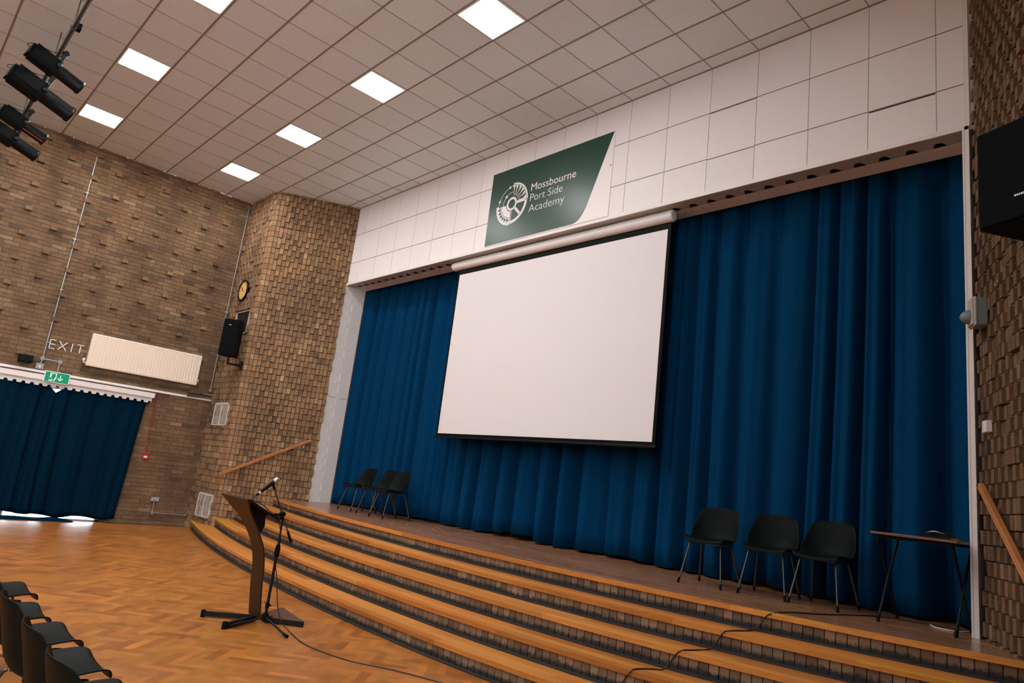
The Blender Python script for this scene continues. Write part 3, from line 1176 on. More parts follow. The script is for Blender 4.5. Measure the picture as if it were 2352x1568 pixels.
def exit_sign():
    t = thing('exit_sign', 'green emergency exit sign with running figure and down arrow over the curtain', 'exit sign', (-2.1, -4.18, 2.39))
    X = -2.105
    b = MB()
    b.bbox((X - .03, -4.372, 2.302), (X, -3.995, 2.488), .004)
    b.build('sign_body', M_signwhite2, t)
    b = MB()
    b.box((X, -4.362, 2.311), (X + .0015, -4.005, 2.479))
    f = b.build('green_face', M_greensign, t)
    # pictogram: doorway, running figure, arrow
    def sh(poly, x=.0028):
        g.prism(poly, lambda u, v, w: (X + w, u, v), .0012, x)
    g = MB()
    O = (-4.300, 2.325)
    q = lambda a, c: (O[0] + a, O[1] + c)
    sh([q(.006, .062), q(.036, .058), q(.030, .142), q(.006, .142)])
    sh([q(.006, .110), q(.062, .128), q(.100, .142), q(.006, .142)])
    sh([q(.080, .142), q(.106, .142), q(.106, .05), q(.092, .05), q(.092, .10)])
    sh([q(.0, .002), q(.055, .002), q(.062, .045), q(.052, .046), q(.046, .022), q(.0, .022)])
    sh([q(.070, .002), q(.088, .002), q(.100, .05), q(.085, .075)])
    g.build('doorway_pictogram', M_signwhite2, t)
    g = MB()
    c = q(.070, .122)
    sh([(c[0] + .012 * math.cos(2 * PI * k / 14), c[1] + .012 * math.sin(2 * PI * k / 14)) for k in range(14)], .0036)
    sh([q(.040, .100), q(.072, .106), q(.082, .076), q(.068, .048), q(.052, .066)], .0036)
    sh([q(.018, .074), q(.044, .102), q(.050, .094), q(.026, .068)], .0036)
    sh([q(.072, .104), q(.092, .070), q(.086, .066), q(.066, .092)], .0036)
    sh([q(.062, .070), q(.082, .062), q(.074, .016), q(.064, .018)], .0036)
    sh([q(.050, .068), q(.064, .052), q(.046, .034), q(.016, .034), q(.016, .044), q(.042, .046)], .0036)
    g.build('running_figure', M_greensign, t)
    g = MB()
    a = (-4.135, 2.395)
    sh([(a[0] - .007, a[1] + .048), (a[0] + .007, a[1] + .048), (a[0] + .007, a[1] - .03), (a[0] - .007, a[1] - .03)])
    sh([(a[0] - .040, a[1] + .004), (a[0] - .040, a[1] - .014), (a[0], a[1] - .054), (a[0] + .040, a[1] - .014), (a[0] + .040, a[1] + .004), (a[0], a[1] - .034)])
    g.build('down_arrow', M_signwhite2, t)
    b = MB()
    b.tube([(-2.12, -4.163, 2.48), (-2.12, -4.163, 2.500)], .010)
    b.build('fixing', M_galv, t)
exit_sign()

def call_point():
    t = thing('fire_call_point', 'red fire alarm call point with red cable on the brick wall beside the exit curtain', 'fire alarm', (XL, -2.44, 1.24))
    b = MB()
    b.bbox((XL + .002, -2.497, 1.185), (XL + .055, -2.397, 1.290), .006)
    p = b.build('red_box', M_red, t)
    b = MB()
    b.box((XL + .0555, -2.478, 1.215), (XL + .057, -2.416, 1.250))
    b.build('break_glass', M_whiteclean, p)
    b = MB()
    b.tube([(XL + .02, -2.445, 1.29), (XL + .018, -2.46, 1.8), (XL + .018, -2.485, 2.325), (XL + .018, -2.49, 2.45)], .0085)
    b.build('red_cable', M_redcable, t)
call_point()

# ------------------------------------------------------------------ PIER FITTINGS
def clock():
    t = thing('wall_clock', 'round wall clock with black rim and orange-cream face high on the brick pier', 'clock', (-1.775, -1.47, 4.71))
    c = (-1.775, -1.440, 4.712)
    b = MB()
    b.lathe(c, (0, -1, 0), [(0, .205), (.045, .222), (.062, .222), (.066, .212), (.060, .190), (.050, .186)], 40)
    b.build('rim', M_blacksoft, t)
    b = MB()
    b.lathe((c[0], c[1] - .048, c[2]), (0, -1, 0), [(0, .190), (.003, .188)], 40)
    f = b.build('face', M_clock, t)
    for k in range(12):
        b = MB()
        a = 2 * PI * k / 12
        r0, r1 = (.140, .172) if k % 3 == 0 else (.150, .168)
        d = Vector((math.sin(a), math.cos(a)))
        n = Vector((d.y, -d.x)) * (.007 if k % 3 == 0 else .004)
        b.prism([tuple(d * r0 + n), tuple(d * r1 + n), tuple(d * r1 - n), tuple(d * r0 - n)], lambda u, v, w: (c[0] + u, c[1] - w, c[2] + v), .050, .053)
        b.build('hour_mark', M_black, f)
    for nm, a, l, w in (('hour_hand', 305, .095, .007), ('minute_hand', 318, .135, .005)):
        a = math.radians(a)
        d = Vector((math.sin(a), math.cos(a)))
        n = Vector((d.y, -d.x)) * w
        b = MB()
        b.prism([tuple(-d * .03 + n), tuple(d * l + n * .5), tuple(d * l - n * .5), tuple(-d * .03 - n)], lambda u, v, q: (c[0] + u, c[1] - q, c[2] + v), .054, .058)
        b.build(nm, M_black, t)
clock()

def recess_window():
    t = bpy.data.objects.new('window_1', None)
    COL.objects.link(t)
    t.location = ((WIN[0] + WIN[1]) / 2, -1.43, WIN[2])
    struct(t)
    b = MB()
    b.box((WIN[0], -1.4252, WIN[2]), (WIN[1], -1.4235, WIN[3]))
    b.build('dark_pane', M_glassdark, t)
    b = MB()
    w = .016
    for a in ((WIN[0], WIN[2], WIN[1], WIN[2] + w), (WIN[0], WIN[3] - w, WIN[1], WIN[3]), (WIN[0], WIN[2], WIN[0] + w, WIN[3]), (WIN[1] - w, WIN[2], WIN[1], WIN[3])):
        b.box((a[0], -1.452, a[1]), (a[2], -1.425, a[3]))
    b.build('window_frame', M_vent, t)
recess_window()

def vent(v, label):
    t = thing('wall_vent', label, 'vent', ((v[0] + v[1]) / 2, -1.47, v[2]), 'grey twin vent panels on the pier')
    b = MB()
    b.box((v[0], -1.474, v[2]), (v[1], -1.42, v[3]))
    b.build('vent_panel', M_vent, t)
    b = MB()
    w = .022
    m = (v[0] + v[1]) / 2
    for a in ((v[0], v[3] - .03, v[1], v[3]), (v[0], v[2], v[1], v[2] + .014), (v[0], v[2], v[0] + .016, v[3]), (v[1] - .016, v[2], v[1], v[3]), (m - .012, v[2], m + .012, v[3])):
        b.box((a[0], -1.482, a[1]), (a[2], -1.474, a[3]))
    b.build('vent_frame', M_white, t)
    b = MB()
    z = v[2] + .03
    while z < v[3] - .05:
        b.box((v[0] + .02, -1.478, z), (m - .016, -1.474, z + .006))
        b.box((m + .016, -1.478, z), (v[1] - .02, -1.474, z + .006))
        z += .018
    b.build('louvres', M_vent, t)
vent(V1, 'pale grey twin vent panel at mid height on the brick pier, beside the trunking end')
vent(V2, 'pale grey twin vent panel low on the brick pier, just above the steps')

def speaker(name_label, arm, base, ang, w, d, h, zc, z_arm, logo):
    t = thing('wall_speaker', name_label, 'loudspeaker', (arm[0], arm[1], zc), 'black wall loudspeakers beside the stage')
    c, s = math.cos(ang), math.sin(ang)
    T = Matrix.Translation((arm[0], arm[1], zc)) @ Matrix.Rotation(ang, 4, 'Z')
    b = MB()
    P = [(d / 2, -w / 2), (d / 2, w / 2), (-d / 2, w / 2 * .72), (-d / 2, -w / 2 * .72)]
    b.prism(P, lambda u, v, z: tuple(T @ Vector((u, v, z))), -h / 2, h / 2)
    b.build('cabinet', M_black, t)
    b = MB()
    b.bbox((d / 2, -w / 2 + .008, -h / 2 + .008), (d / 2 + .018, w / 2 - .008, h / 2 - .008), .008, T=T)
    g = b.build('front_grille', M_grille, t)
    lz, ly, lw = logo
    b = MB()
    for k in range(6):
        a = ly - lw / 2 + lw * (k + .12) / 6
        b.box((d / 2 + .018, a, lz - .006), (d / 2 + .0195, a + lw / 6 * .7, lz + .006), T=T)
    b.build('maker_badge', M_whiteclean, g)
    b = MB()
    b.tube([(arm[0], arm[1], zc - h / 2), (arm[0], arm[1], z_arm)], .019)
    b.build('pole', M_blackmetal, t)
    b = MB()
    b.tube([(arm[0], arm[1], z_arm + .03), (arm[0], arm[1] + .01, z_arm - .01), (base[0], base[1] - .02, base[2])], .021)
    b.build('bracket_arm', M_blackmetal, t)
    b = MB()
    b.bbox((base[0] - .035, base[1] - .03, base[2] - .09), (base[0] + .035, base[1] - .004, base[2] + .09), .006)
    b.build('wall_plate', M_blackmetal, t)
speaker('black loudspeaker on a bracket below the clock on the left brick pier', (-1.13, -1.74, 0), (-1.16, -1.455, 3.13), math.radians(-43), .30, .31, .69, 3.60, 3.13, (.23, -.02, .05))
speaker('large black loudspeaker at the right edge of the photo on the right brick pier', (11.185, -1.80, 0), (11.28, -1.455, 3.18), math.radians(247), .40, .36, .635, 3.64, 3.18, (-.17, .06, .075))

def handrail(label, P0, P1, n, tip=None):
    t = thing('handrail', label, 'handrail', P0, 'wooden handrails beside the steps')
    n = Vector(n)
    a, b_ = Vector(P0), Vector(P1)
    d = (b_ - a).normalized()
    u = n.cross(d).normalized()
    if u.z < 0: u = -u
    m = MB()
    prof = [(-.020, -.024), (.020, -.024), (.024, -.010), (.017, -.003), (.022, .005), (.024, .016), (.015, .025), (-.015, .025), (-.024, .016), (-.020, .0)]
    A = [a + n * x + u * y for x, y in prof]
    B = [b_ + n * x + u * y for x, y in prof]
    k = len(prof)
    m.mesh(A + B, [tuple(range(k))[::-1], tuple(range(k, 2 * k))] + [(i, (i + 1) % k, k + (i + 1) % k, k + i) for i in range(k)])
    m.build('rail', M_rail, t)
    for f in (.06, .47, .93):
        p = a.lerp(b_, f)
        w = p - n * .086
        m = MB()
        q = w - Vector((0, 0, .085))
        m.lathe(q - n * .0, n, [(0, .034), (.006, .034), (.010, .024), (.02, .012)], 16)
        m.tube([q + n * .01, q + n * .05, q + n * .083 + Vector((0, 0, .03)), p - u * .03], .008)
        m.build('bracket', M_steel, t)
n2 = (F2N.x, F2N.y, 0)
handrail('varnished wooden handrail rising along the left brick pier towards the stage', (-1.035, -1.508, 1.085), (-.325, -.180, 1.905), n2)
n3 = (F2RN.x, F2RN.y, 0)
e0 = Vector((10.50, 0.02, 0)) - F2RD * .27 + F2RN * .09
e1 = Vector((10.50, 0.02, 0)) - F2RD * 1.62 + F2RN * .09
handrail('varnished wooden handrail at the right edge of the photo descending beside the desk', (e1.x, e1.y, 1.02), (e0.x, e0.y, 1.905), n3)

def f2r(u, q, z):
    p = Vector((PR0[0], PR0[1], 0)) - F2RD * u + F2RN * q
    return Vector((p.x, p.y, z))
def pir():
    t = thing('motion_sensor', 'grey motion sensor box with dome lens on the right brick pier, beside the white post', 'motion sensor', f2r(.26, .05, 3.28))
    T = Matrix.Translation(f2r(.245, 0, 3.285)) @ Matrix(((-F2RD.x, F2RN.x, 0, 0), (-F2RD.y, F2RN.y, 0, 0), (0, 0, 1, 0), (0, 0, 0, 1)))
    b = MB()
    b.bbox((-.075, .028, -.115), (.075, .105, .115), .008, T=T)
    b.build('back_box', M_greybox, t)
    b = MB()
    b.bbox((-.083, .105, -.12), (.083, .122, .12), .006, T=T)
    b.bbox((-.065, .122, -.11), (.065, .138, .11), .010, T=T)
    b.build('front_cover', M_vent, t)
    b = MB()
    c = T @ Vector((-.0, .132, -.035))
    b.lathe(c, Vector((F2RN.x, F2RN.y, -.10)), [(0, .062), (.02, .058), (.045, .046), (.064, .028), (.072, .012), (.074, 0)], 24)
    b.build('dome_lens', M_greybox, t)
    t = thing('wall_switch', 'small white wall box on the right brick pier, above the handrail', 'switch', f2r(.30, .03, 2.36))
    T = Matrix.Translation(f2r(.30, 0, 2.36)) @ Matrix(((-F2RD.x, F2RN.x, 0, 0), (-F2RD.y, F2RN.y, 0, 0), (0, 0, 1, 0), (0, 0, 0, 1)))
    b = MB()
    b.bbox((-.05, .026, -.045), (.05, .07, .045), .005, T=T)
    b.build('box', M_whiteclean, t)
    b = MB()
    b.box((-.012, .07, -.02), (.012, .076, .02), T=T)
    b.build('rocker', M_whiteclean, t)
    b = MB()
    c = f2r(.585, .04, 3.43)
    b.tube([c + Vector((F2RN.x * .0, F2RN.y * .0, 0)) + Vector((-F2RD.x * .028 * math.cos(a), -F2RD.y * .028 * math.cos(a), .028 * math.sin(a))) for a in [2 * PI * k / 16 for k in range(17)]], .004, 6)
    o = b.build('ring_hook', M_steel)
    tag(o, 'small steel ring hook on the right brick pier, above the motion sensor', 'hook')
pir()

# ------------------------------------------------------------------ PROJECTION SCREEN
def screen():
    t = thing('projection_screen', 'large white pull-down projection screen with black border in front of the curtain', 'projection screen', (5.15, .16, 5.0))
    Y = .16
    b = MB()
    b.lathe((2.955, Y, 4.985), (1, 0, 0), [(0, .055), (.006, .072), (.02, .077), (4.315, .077), (4.329, .072), (4.335, .055)], 32)
    b.build('roller_case', M_white, t)
    b = MB()
    b.box((3.09, Y + .001, 2.135), (7.255, Y + .004, 4.945))
    b.build('black_border', M_black, t)
    b = MB()
    b.box((3.132, Y - .002, 2.182), (7.210, Y + .001, 4.820))
    b.build('white_fabric', M_screen, t)
    b = MB()
    b.bbox((3.06, Y - .014, 2.112), (7.275, Y + .016, 2.142), .006)
    b.build('bottom_bar', M_blackmetal, t)
    for x in (3.05, 7.22):
        b = MB()
        b.box((x - .02, Y - .03, 5.055), (x + .02, Y + .03, ZT + .008))
        b.build('ceiling_bracket', M_white, t)
screen()

# ------------------------------------------------------------------ SCHOOL SIGN
def text_mesh(txt, x0, zb_, width, cap, y, m, name, parent, weight=0.0):
    cu = bpy.data.curves.new('t', 'FONT')
    cu.body = txt
    cu.size = 1
    cu.offset = weight
    cu.extrude = .01
    o = bpy.data.objects.new('t', cu)
    COL.objects.link(o)
    dg = bpy.context.evaluated_depsgraph_get()
    me = bpy.data.meshes.new_from_object(o.evaluated_get(dg))
    bpy.data.objects.remove(o)
    xs = [v.co.x for v in me.vertices]
    sx = width / (max(xs) - min(xs))
    xm = min(xs)
    sz = cap / .729
    off = wloc(parent)
    for v in me.vertices:
        x, z, yy = v.co.x, v.co.y, v.co.z
        v.co = Vector((x0 + (x - xm) * sx, y - yy * .15, zb_ + z * sz)) - off
    me.materials.clear()
    me.materials.append(m)
    ob = bpy.data.objects.new(name, me)
    COL.objects.link(ob)
    ob.parent = parent
    return ob

def sign():
    t = thing('academy_sign', 'green and white academy name sign above the stage opening', 'sign', (5.12, -.02, 5.74))
    b = MB()
    b.box((3.888, -.012, 5.115), (6.362, -.001, 6.357))
    b.build('white_board', M_signwhite, t)
    poly = [(3.888, 6.356), (3.888, 5.128), (5.715, 5.128)]
    for k in range(1, 10):
        a = k / 9
        p0, p1, p2 = Vector((5.715, 5.128)), Vector((5.875, 5.128)), Vector((5.968, 5.352))
        q = p0 * (1 - a) ** 2 + p1 * 2 * a * (1 - a) + p2 * a * a
        poly.append(tuple(q))
    poly.append((6.345, 6.356))
    b = MB()
    b.prism(poly, lambda u, v, w: (u, -.012 - w, v), 0, .002)
    b.build('green_field', M_green, t)
    Y0 = -.0145
    C = Vector((4.415, 5.737))
    def pol(r, a): return (C.x + r * math.cos(math.radians(a)), C.y + r * math.sin(math.radians(a)))
    g = MB()
    def P(poly): g.prism(poly, lambda u, v, w: (u, Y0 - w, v), 0, .0015)
    def ring(r0, r1, a0, a1, n=None):
        n = n or max(3, int(abs(a1 - a0) / 6))
        for i in range(n):
            p, q = a0 + (a1 - a0) * i / n, a0 + (a1 - a0) * (i + 1) / n
            P([pol(r0, p), pol(r1, p), pol(r1, q), pol(r0, q)])
    ring(.076, .112, 0, 360)
    # upper right: feather fan
    ring(.312, .346, 0, 91)
    for i, th in enumerate((88, 75, 60, 45, 30, 14)):
        pts_l, pts_r = [], []
        for k in range(9):
            f = k / 8
            r = .140 + (.322 - .140) * f
            bend = (90 - th) * .10 * math.sin(f * PI) * (1 if i else 0)
            w = .8 + 1.0 * (1 - f) + (7.5 * max(0, f - .45) ** 1.3 * 1.6)
            a = th - bend + (1 - f) * (45 - th) * .12
            pts_l.append(pol(r, a + w))
            pts_r.append(pol(r, a - w))
        for k in range(8):
            P([pts_l[k], pts_l[k + 1], pts_r[k + 1], pts_r[k]])
    # lower right: spoked wheel
    ring(.288, .334, -92, 4)
    for th in (2, -45, -90):
        d = Vector((math.cos(math.radians(th)), math.sin(math.radians(th))))
        n = Vector((-d.y, d.x)) * (.021 if th != -90 else .012)
        P([tuple(C + d * .10 + n), tuple(C + d * .30 + n), tuple(C + d * .30 - n), tuple(C + d * .10 - n)])
    # lower left: gear
    ring(.126, .224, 182, 270)
    ring(.234, .252, 180, 268)
    ring(.316, .348, 178, 270)
    for k in range(7):
        a = 184 + k * 13.2
        P([pol(.318, a - 6.4), pol(.318, a + 6.4), pol(.262, a)])
    # upper left: orbits
    ring(.297, .305, 90, 180)
    ring(.196, .204, 90, 182)
    for r, a in ((.301, 106), (.301, 162), (.200, 134)):
        c = Vector(pol(r, a))
        P([(c.x + .024 * math.cos(2 * PI * k / 18), c.y + .024 * math.sin(2 * PI * k / 18)) for k in range(18)])
    g.build('wheel_emblem', M_signwhite, t)
    text_mesh('Mossbourne', 4.816, 5.850, .895, .126, Y0, M_signwhite, 'name_line', t, -.002)
    text_mesh('Port Side', 4.818, 5.683, .655, .126, Y0, M_signwhite, 'name_line', t, -.014)
    text_mesh('Academy', 4.812, 5.508, .718, .126, Y0, M_signwhite, 'name_line', t, -.014)
    for x, z in ((3.905, 5.72), (4.623, 5.531), (6.330, 5.86)):
        g = MB()
        g.lathe((x, -.012, z), (0, -1, 0), [(0, .009), (.005, .008), (.006, .004)], 10)
        g.build('fixing_screw', M_dark, t)
sign()

# ------------------------------------------------------------------ CHAIRS
def make_chair():
    t = thing('stacking_chair', '', 'chair')
    prof = [(-.222, .408, .185), (-.214, .428, .200), (-.190, .438, .210), (-.12, .432, .218), (-.03, .418, .226), (.055, .411, .232), (.115, .418, .236),
            (.155, .445, .240), (.178, .490, .240), (.197, .56, .230), (.216, .635, .215), (.234, .70, .200), (.243, .735, .184), (.247, .750, .158)]
    nu = 16
    G = []
    for j, (y, z, w) in enumerate(prof):
        f = j / (len(prof) - 1)
        row = []
        for i in range(nu + 1):
            u = -1 + 2 * i / nu
            seat = max(0, 1 - f / .58)
            back = max(0, min(1, (f - .45) / .3))
            q = abs(u) ** 3.2
            bell = math.exp(-((f - .56) / .17) ** 2)
            yy = y - back * .045 * u * u - bell * .075 * abs(u) ** 2.4
            zz = z + .022 * q * (1 if f > .12 else f / .12) * (1 - back) - .010 * (1 - u * u) * seat + bell * .035 * abs(u) ** 2.6
            if f > .9: zz -= .012 * q
            row.append((u * w, yy, zz))
        G.append(row)
    b = MB()
    b.grid(G)
    o = b.build('seat_shell', M_shell, t, recalc=False)
    so = o.modifiers.new('thickness', 'SOLIDIFY')
    so.thickness = .009
    so.offset = 0
    su = o.modifiers.new('smooth', 'SUBSURF')
    su.levels = 1
    su.render_levels = 2
    f = MB()
    for x in (-.150, .150):
        f.tube(spline([(x, -.135, .395), (x, -.10, .400), (x, .08, .392), (x, .115, .388)], 3), .0095)
    f.tube([(-.150, -.08, .398), (.150, -.08, .398)], .009)
    f.tube([(-.150, .08, .391), (.150, .08, .391)], .009)
    f.build('under_frame', M_leg, t)
    for x, y in ((-1, -1), (1, -1), (-1, 1), (1, 1)):
        l = MB()
        top = (.150 * x, .125 * y, .392)
        kn = (.158 * x, .148 * y, .365)
        ft = (.212 * x, (.235 if y < 0 else .262) * y, .012)
        l.tube(spline([top, kn, tuple(kn[i] + (ft[i] - kn[i]) * .5 for i in range(3)), ft], 4), .0095, 8)
        lg = l.build('leg', M_leg, t)
        l = MB()
        d = (Vector(ft) - Vector(kn)).normalized()
        p = Vector(ft)
        l.tube([p - d * .04, p + d * .002, Vector((p.x, p.y, 0.0))], [.0115, .0125, .012], 8)
        l.build('rubber_foot', M_black, lg)
    return t

chair0 = make_chair()
used = [False]
def put_chair(x, y, z, deg, label, group):
    o = copy_tree(chair0) if used[0] else chair0
    used[0] = True
    o.location = (x, y, z)
    o.rotation_euler = (0, 0, math.radians(deg))
    return tag(o, label, 'chair', group)
put_chair(1.40, -.03, ST, 1, 'black plastic chair nearest the white reveal, leftmost of the three far stage chairs', 'black chairs on the left of the stage')
put_chair(2.05, -.06, ST, -2, 'middle black plastic chair of the three at the far left of the stage', 'black chairs on the left of the stage')
put_chair(2.56, -.14, ST, -3, 'black plastic chair nearest the projection screen among the three far left stage chairs', 'black chairs on the left of the stage')
put_chair(8.245, -.185, ST, 8, 'black plastic chair leftmost of the three on the right of the stage', 'black chairs on the right of the stage')
put_chair(8.785, -.045, ST, 10, 'middle black plastic chair of the three on the right of the stage', 'black chairs on the right of the stage')
put_chair(9.272, .00, ST, 1, 'black plastic chair on the right of the stage, next to the desk', 'black chairs on the right of the stage')
FG = ['farthest chair of the dark row at the bottom left, nearest the exit curtain', 'second chair from the far end of the dark row at the bottom left',
      'third chair from the far end of the dark row at the bottom left', 'fourth chair from the far end of the dark row at the bottom left',
      'chair in the bottom left row whose seat is cut by the bottom edge', 'nearest chair of the bottom left row, only its back rim showing']
for n, (x, y, a) in enumerate(((6.38, -5.66, 181), (7.05, -5.70, 179), (7.60, -5.66, 181), (8.15, -5.66, 180), (8.70, -5.66, 179), (9.17, -5.66, 182))):
    put_chair(x, y, 0, a, FG[n], 'audience chairs at the bottom left')

# ------------------------------------------------------------------ EXAM DESK
def desk():
    t = thing('exam_desk', 'small folding desk with thin brown top and crossed black legs beside the white post', 'desk', (10.085, -.03, ST))
    x0, x1, y0, y1, z = 9.775, 10.395, -.33, .26, ST + .685
    b = MB()
    b.bbox((x0, y0, z), (x1, y1, z + .020), .004)
    b.build('desk_top', M_deskwood, t)
    for yy in (y0 + .05, y1 - .05):
        b = MB()
        b.tube([(x0 + .05, yy, z - .014), (x1 - .05, yy, z - .014)], .0115)
        b.build('frame_rail', M_blackmetal, t)
    for x in (x0 + .045, x1 - .03):
        for ya, yb in ((y0 + .06, y1 - .06), (y1 - .02, y0 + .08)):
            l = MB()
            xs = x if ya < 0 else x - .022
            l.tube(spline([(xs, ya, ST + .02), (xs, ya + (yb - ya) * .5, ST + .36), (xs, yb - (yb - ya) * .06, ST + .635), (xs, yb - (yb - ya) * .16, ST + .672)], 6), .0115)
            lg = l.build('leg', M_blackmetal, t)
            l = MB()
            l.tube([(xs, ya, ST), (xs, ya, ST + .03), (xs, ya + (yb - ya) * .04, ST + .05)], .0145)
            l.build('rubber_foot', M_black, lg)
    t = thing('cable_bag', 'small black pouch with red tab lying on the desk top', 'bag', (10.24, -.12, ST + .705))
    G = []
    for j in range(9):
        row = []
        for i in range(15):
            u, v = -1 + 2 * i / 14, -1 + 2 * j / 8
            r = max(0, (1 - abs(u) ** 3) * (1 - abs(v) ** 3))
            row.append((10.235 + .125 * u, -.10 + .11 * v, ST + .7055 + .042 * r ** .5 * (1 + .35 * math.sin(5 * u + 2 * v))))
        G.append(row)
    b = MB()
    b.grid(G)
    b.build('pouch', M_blacksoft, t)
    b = MB()
    b.bbox((10.33, -.24, ST + .7055), (10.385, -.17, ST + .720), .004)
    b.build('red_tab', mat('dull_red', (.12, .012, .012), .5), t)
    b = MB()
    b.tube(spline([(10.12, -.14, ST + .73), (10.17, -.18, ST + .752), (10.22, -.19, ST + .757), (10.27, -.17, ST + .745)], 5), .005)
    b.build('handle', M_steel, t)
desk()

def cable(name, pts, r, m, label, cat='cable', n=8):
    b = MB()
    b.tube(spline(pts, n), r, 7)
    return tag(b.build(name, m), label, cat)
e = .005
cable('floor_cable', [(10.30, .30, ST + e), (10.02, .24, ST + e), (9.70, .06, ST + e), (9.53, -.55, ST + e), (9.40, -.99, ST + e + .003),
                      (9.36, yk(9.36, 0) - .012, ST - .010), (9.325, yk(9.325, 0) - .012, ST - .045), (9.27, yk(9.27, 0) - .010, ST * .8 + .03), (9.24, yk(9.24, 0) - .05, ST * .8 + e), (9.20, yk(9.20, 1) + .04, ST * .8 + e),
                      (9.17, yk(9.17, 1) - .012, ST * .8 - .012), (9.12, yk(9.12, 1) - .012, ST * .6 + .06), (9.08, yk(9.08, 1) - .03, ST * .6 + .006), (9.05, yk(9.05, 2) + .10, ST * .6 + e), (9.03, yk(9.03, 2) + .02, ST * .6 + e),
                      (9.00, yk(9.0, 2) - .012, ST * .6 - .02), (8.95, yk(8.95, 2) - .012, ST * .4 + .06), (8.92, yk(8.92, 2) - .05, ST * .4 + .006), (8.88, yk(8.88, 2) - .12, ST * .4 + e), (8.84, yk(8.84, 3) + .09, ST * .4 + e), (8.84, yk(8.84, 3) + .02, ST * .4 + e),
                      (8.83, yk(8.83, 3) - .012, ST * .4 - .02), (8.78, yk(8.78, 3) - .012, ST * .2 + .06), (8.74, yk(8.74, 3) - .05, ST * .2 + .006), (8.66, yk(8.66, 3) - .14, ST * .2 + e), (8.5, yk(8.5, 4) + .06, ST * .2 + e)],
      .0055, M_cable, 'black cable running from the desk over the stage edge and down the steps')
cable('white_lead', [(10.05, .24, ST + .006), (10.12, .12, ST + .006), (10.20, .09, ST + .006), (10.26, .12, ST + .006), (10.29, .20, ST + .006), (10.31, .30, ST + .006)], .006, M_whitecable,
      'thin white cable loop on the stage floor under the desk')

# ------------------------------------------------------------------ LECTERN
def lectern():
    t = thing('lectern', 'curved brown lectern with slanted black desk standing on the parquet before the steps', 'lectern', (5.56, -3.47, 0))
    XC = 5.565
    prof = [(-3.495, .045, .118), (-3.515, .18, .118), (-3.535, .34, .118), (-3.550, .50, .119), (-3.585, .65, .122), (-3.640, .76, .128), (-3.705, .86, .140), (-3.765, .935, .168), (-3.830, 1.01, .222), (-3.895, 1.095, .305)]
    pts = spline([Vector(p) for p in prof], 4)
    def strip(b, dy, sc, n=10):
        F, B = [], []
        for p in pts:
            y, z, w = p
            F.append([(XC + w * (-1 + 2 * i / n), y, z) for i in range(n + 1)])
            B.append([(XC + w * (-1 + 2 * i / n), y + dy, z + dy * .25) for i in range(n + 1)])
        b.grid(F)
        b.grid(B)
        for i in range(len(pts) - 1):
            for s in (0, n):
                b.face([F[i][s], F[i + 1][s], B[i + 1][s], B[i][s]])
        b.face([F[0][0], F[0][n], B[0][n], B[0][0]])
        b.face([F[-1][0], F[-1][n], B[-1][n], B[-1][0]])
    b = MB()
    strip(b, .014, 1)
    b.build('front_panel', M_ply, t)
    # black spine behind the panel
    b = MB()
    sp = [p for p in pts if p.z < .93]
    L = [(p.y + .016, p.z) for p in sp]
    Rr = [(p.y + .016 + .055 + .05 * max(0, p.z - .6), p.z - .02 * max(0, p.z - .6)) for p in sp]
    for i in range(len(sp) - 1):
        b.prism([L[i], L[i + 1], Rr[i + 1], Rr[i]], lambda u, v, w: (XC + w, u, v), -.113, .113)
    b.build('spine', M_blackmetal, t)
    for z in (.10, .19, .28):
        b = MB()
        b.lathe((XC + .113, -3.465 - .02 * z, z), (1, 0, 0), [(0, .007), (.004, .005)], 10)
        b.build('bolt', M_steel, t)
    # desk
    A = Vector((-3.885, 1.088)); B = Vector((-3.565, .928))
    d = (B - A).normalized(); n = Vector((-d.y, d.x))
    if n.y < 0: n = -n
    b = MB()
    b.prism([tuple(A), tuple(B), tuple(B + n * .016), tuple(A + n * .016)], lambda u, v, w: (w, u, v), XC - .300, XC + .300)
    dk = b.build('reading_desk', M_blacksoft, t)
    b = MB()
    b.prism([tuple(B - d * .010), tuple(B), tuple(B + n * .045), tuple(B + n * .045 - d * .010)], lambda u, v, w: (w, u, v), XC - .300, XC + .300)
    b.build('paper_lip', M_blacksoft, dk)
    b = MB()
    b.prism([tuple(A + d * .06), tuple(B - d * .05), (-3.60, .86), (-3.62, .80)], lambda u, v, w: (w, u, v), XC - .105, XC + .105)
    b.build('desk_support', M_blackmetal, t)
    # crossed base bars
    C0 = Vector((5.555, -3.470, 0))
    for e0 in ((5.318, -3.862), (5.800, -3.855)):
        v = Vector((e0[0], e0[1], 0)) - C0
        u = v.normalized(); w = Vector((-u.y, u.x, 0)) * .019
        b = MB()
        P = [C0 - w, C0 + w, C0 + v + w, C0 + v - w]
        b.prism([(p.x, p.y) for p in P], lambda a, c, q: (a, c, q), .010, .050)
        l = b.build('base_bar', M_blackmetal, t)
        b = MB()
        q = C0 + v
        b.lathe((q.x, q.y, 0), (0, 0, 1), [(0, .022), (.055, .022), (.062, .016)], 12)
        b.build('end_cap', M_black, l)
    P = [(5.50, -3.395), (5.640, -3.420), (5.885, -3.155), (5.255, -3.065)]
    b = MB()
    b.prism(P, lambda a, c, q: (a, c, q), .046, .052)
    b.build('foot_plate', mat('dark_stained_wood', (.085, .035, .022), .3, noise=.2, nscale=(9, 30, 9)), t)
    b = MB()
    for p, q in zip(P, P[1:] + P[:1]):
        v = Vector((q[0] - p[0], q[1] - p[1])).normalized()
        w = Vector((-v.y, v.x)) * .008
        b.prism([(p[0], p[1]), (q[0], q[1]), (q[0] + w.x, q[1] + w.y), (p[0] + w.x, p[1] + w.y)], lambda a, c, z: (a, c, z), .0, .046)
    b.build('plate_frame', M_blackmetal, t)
lectern()

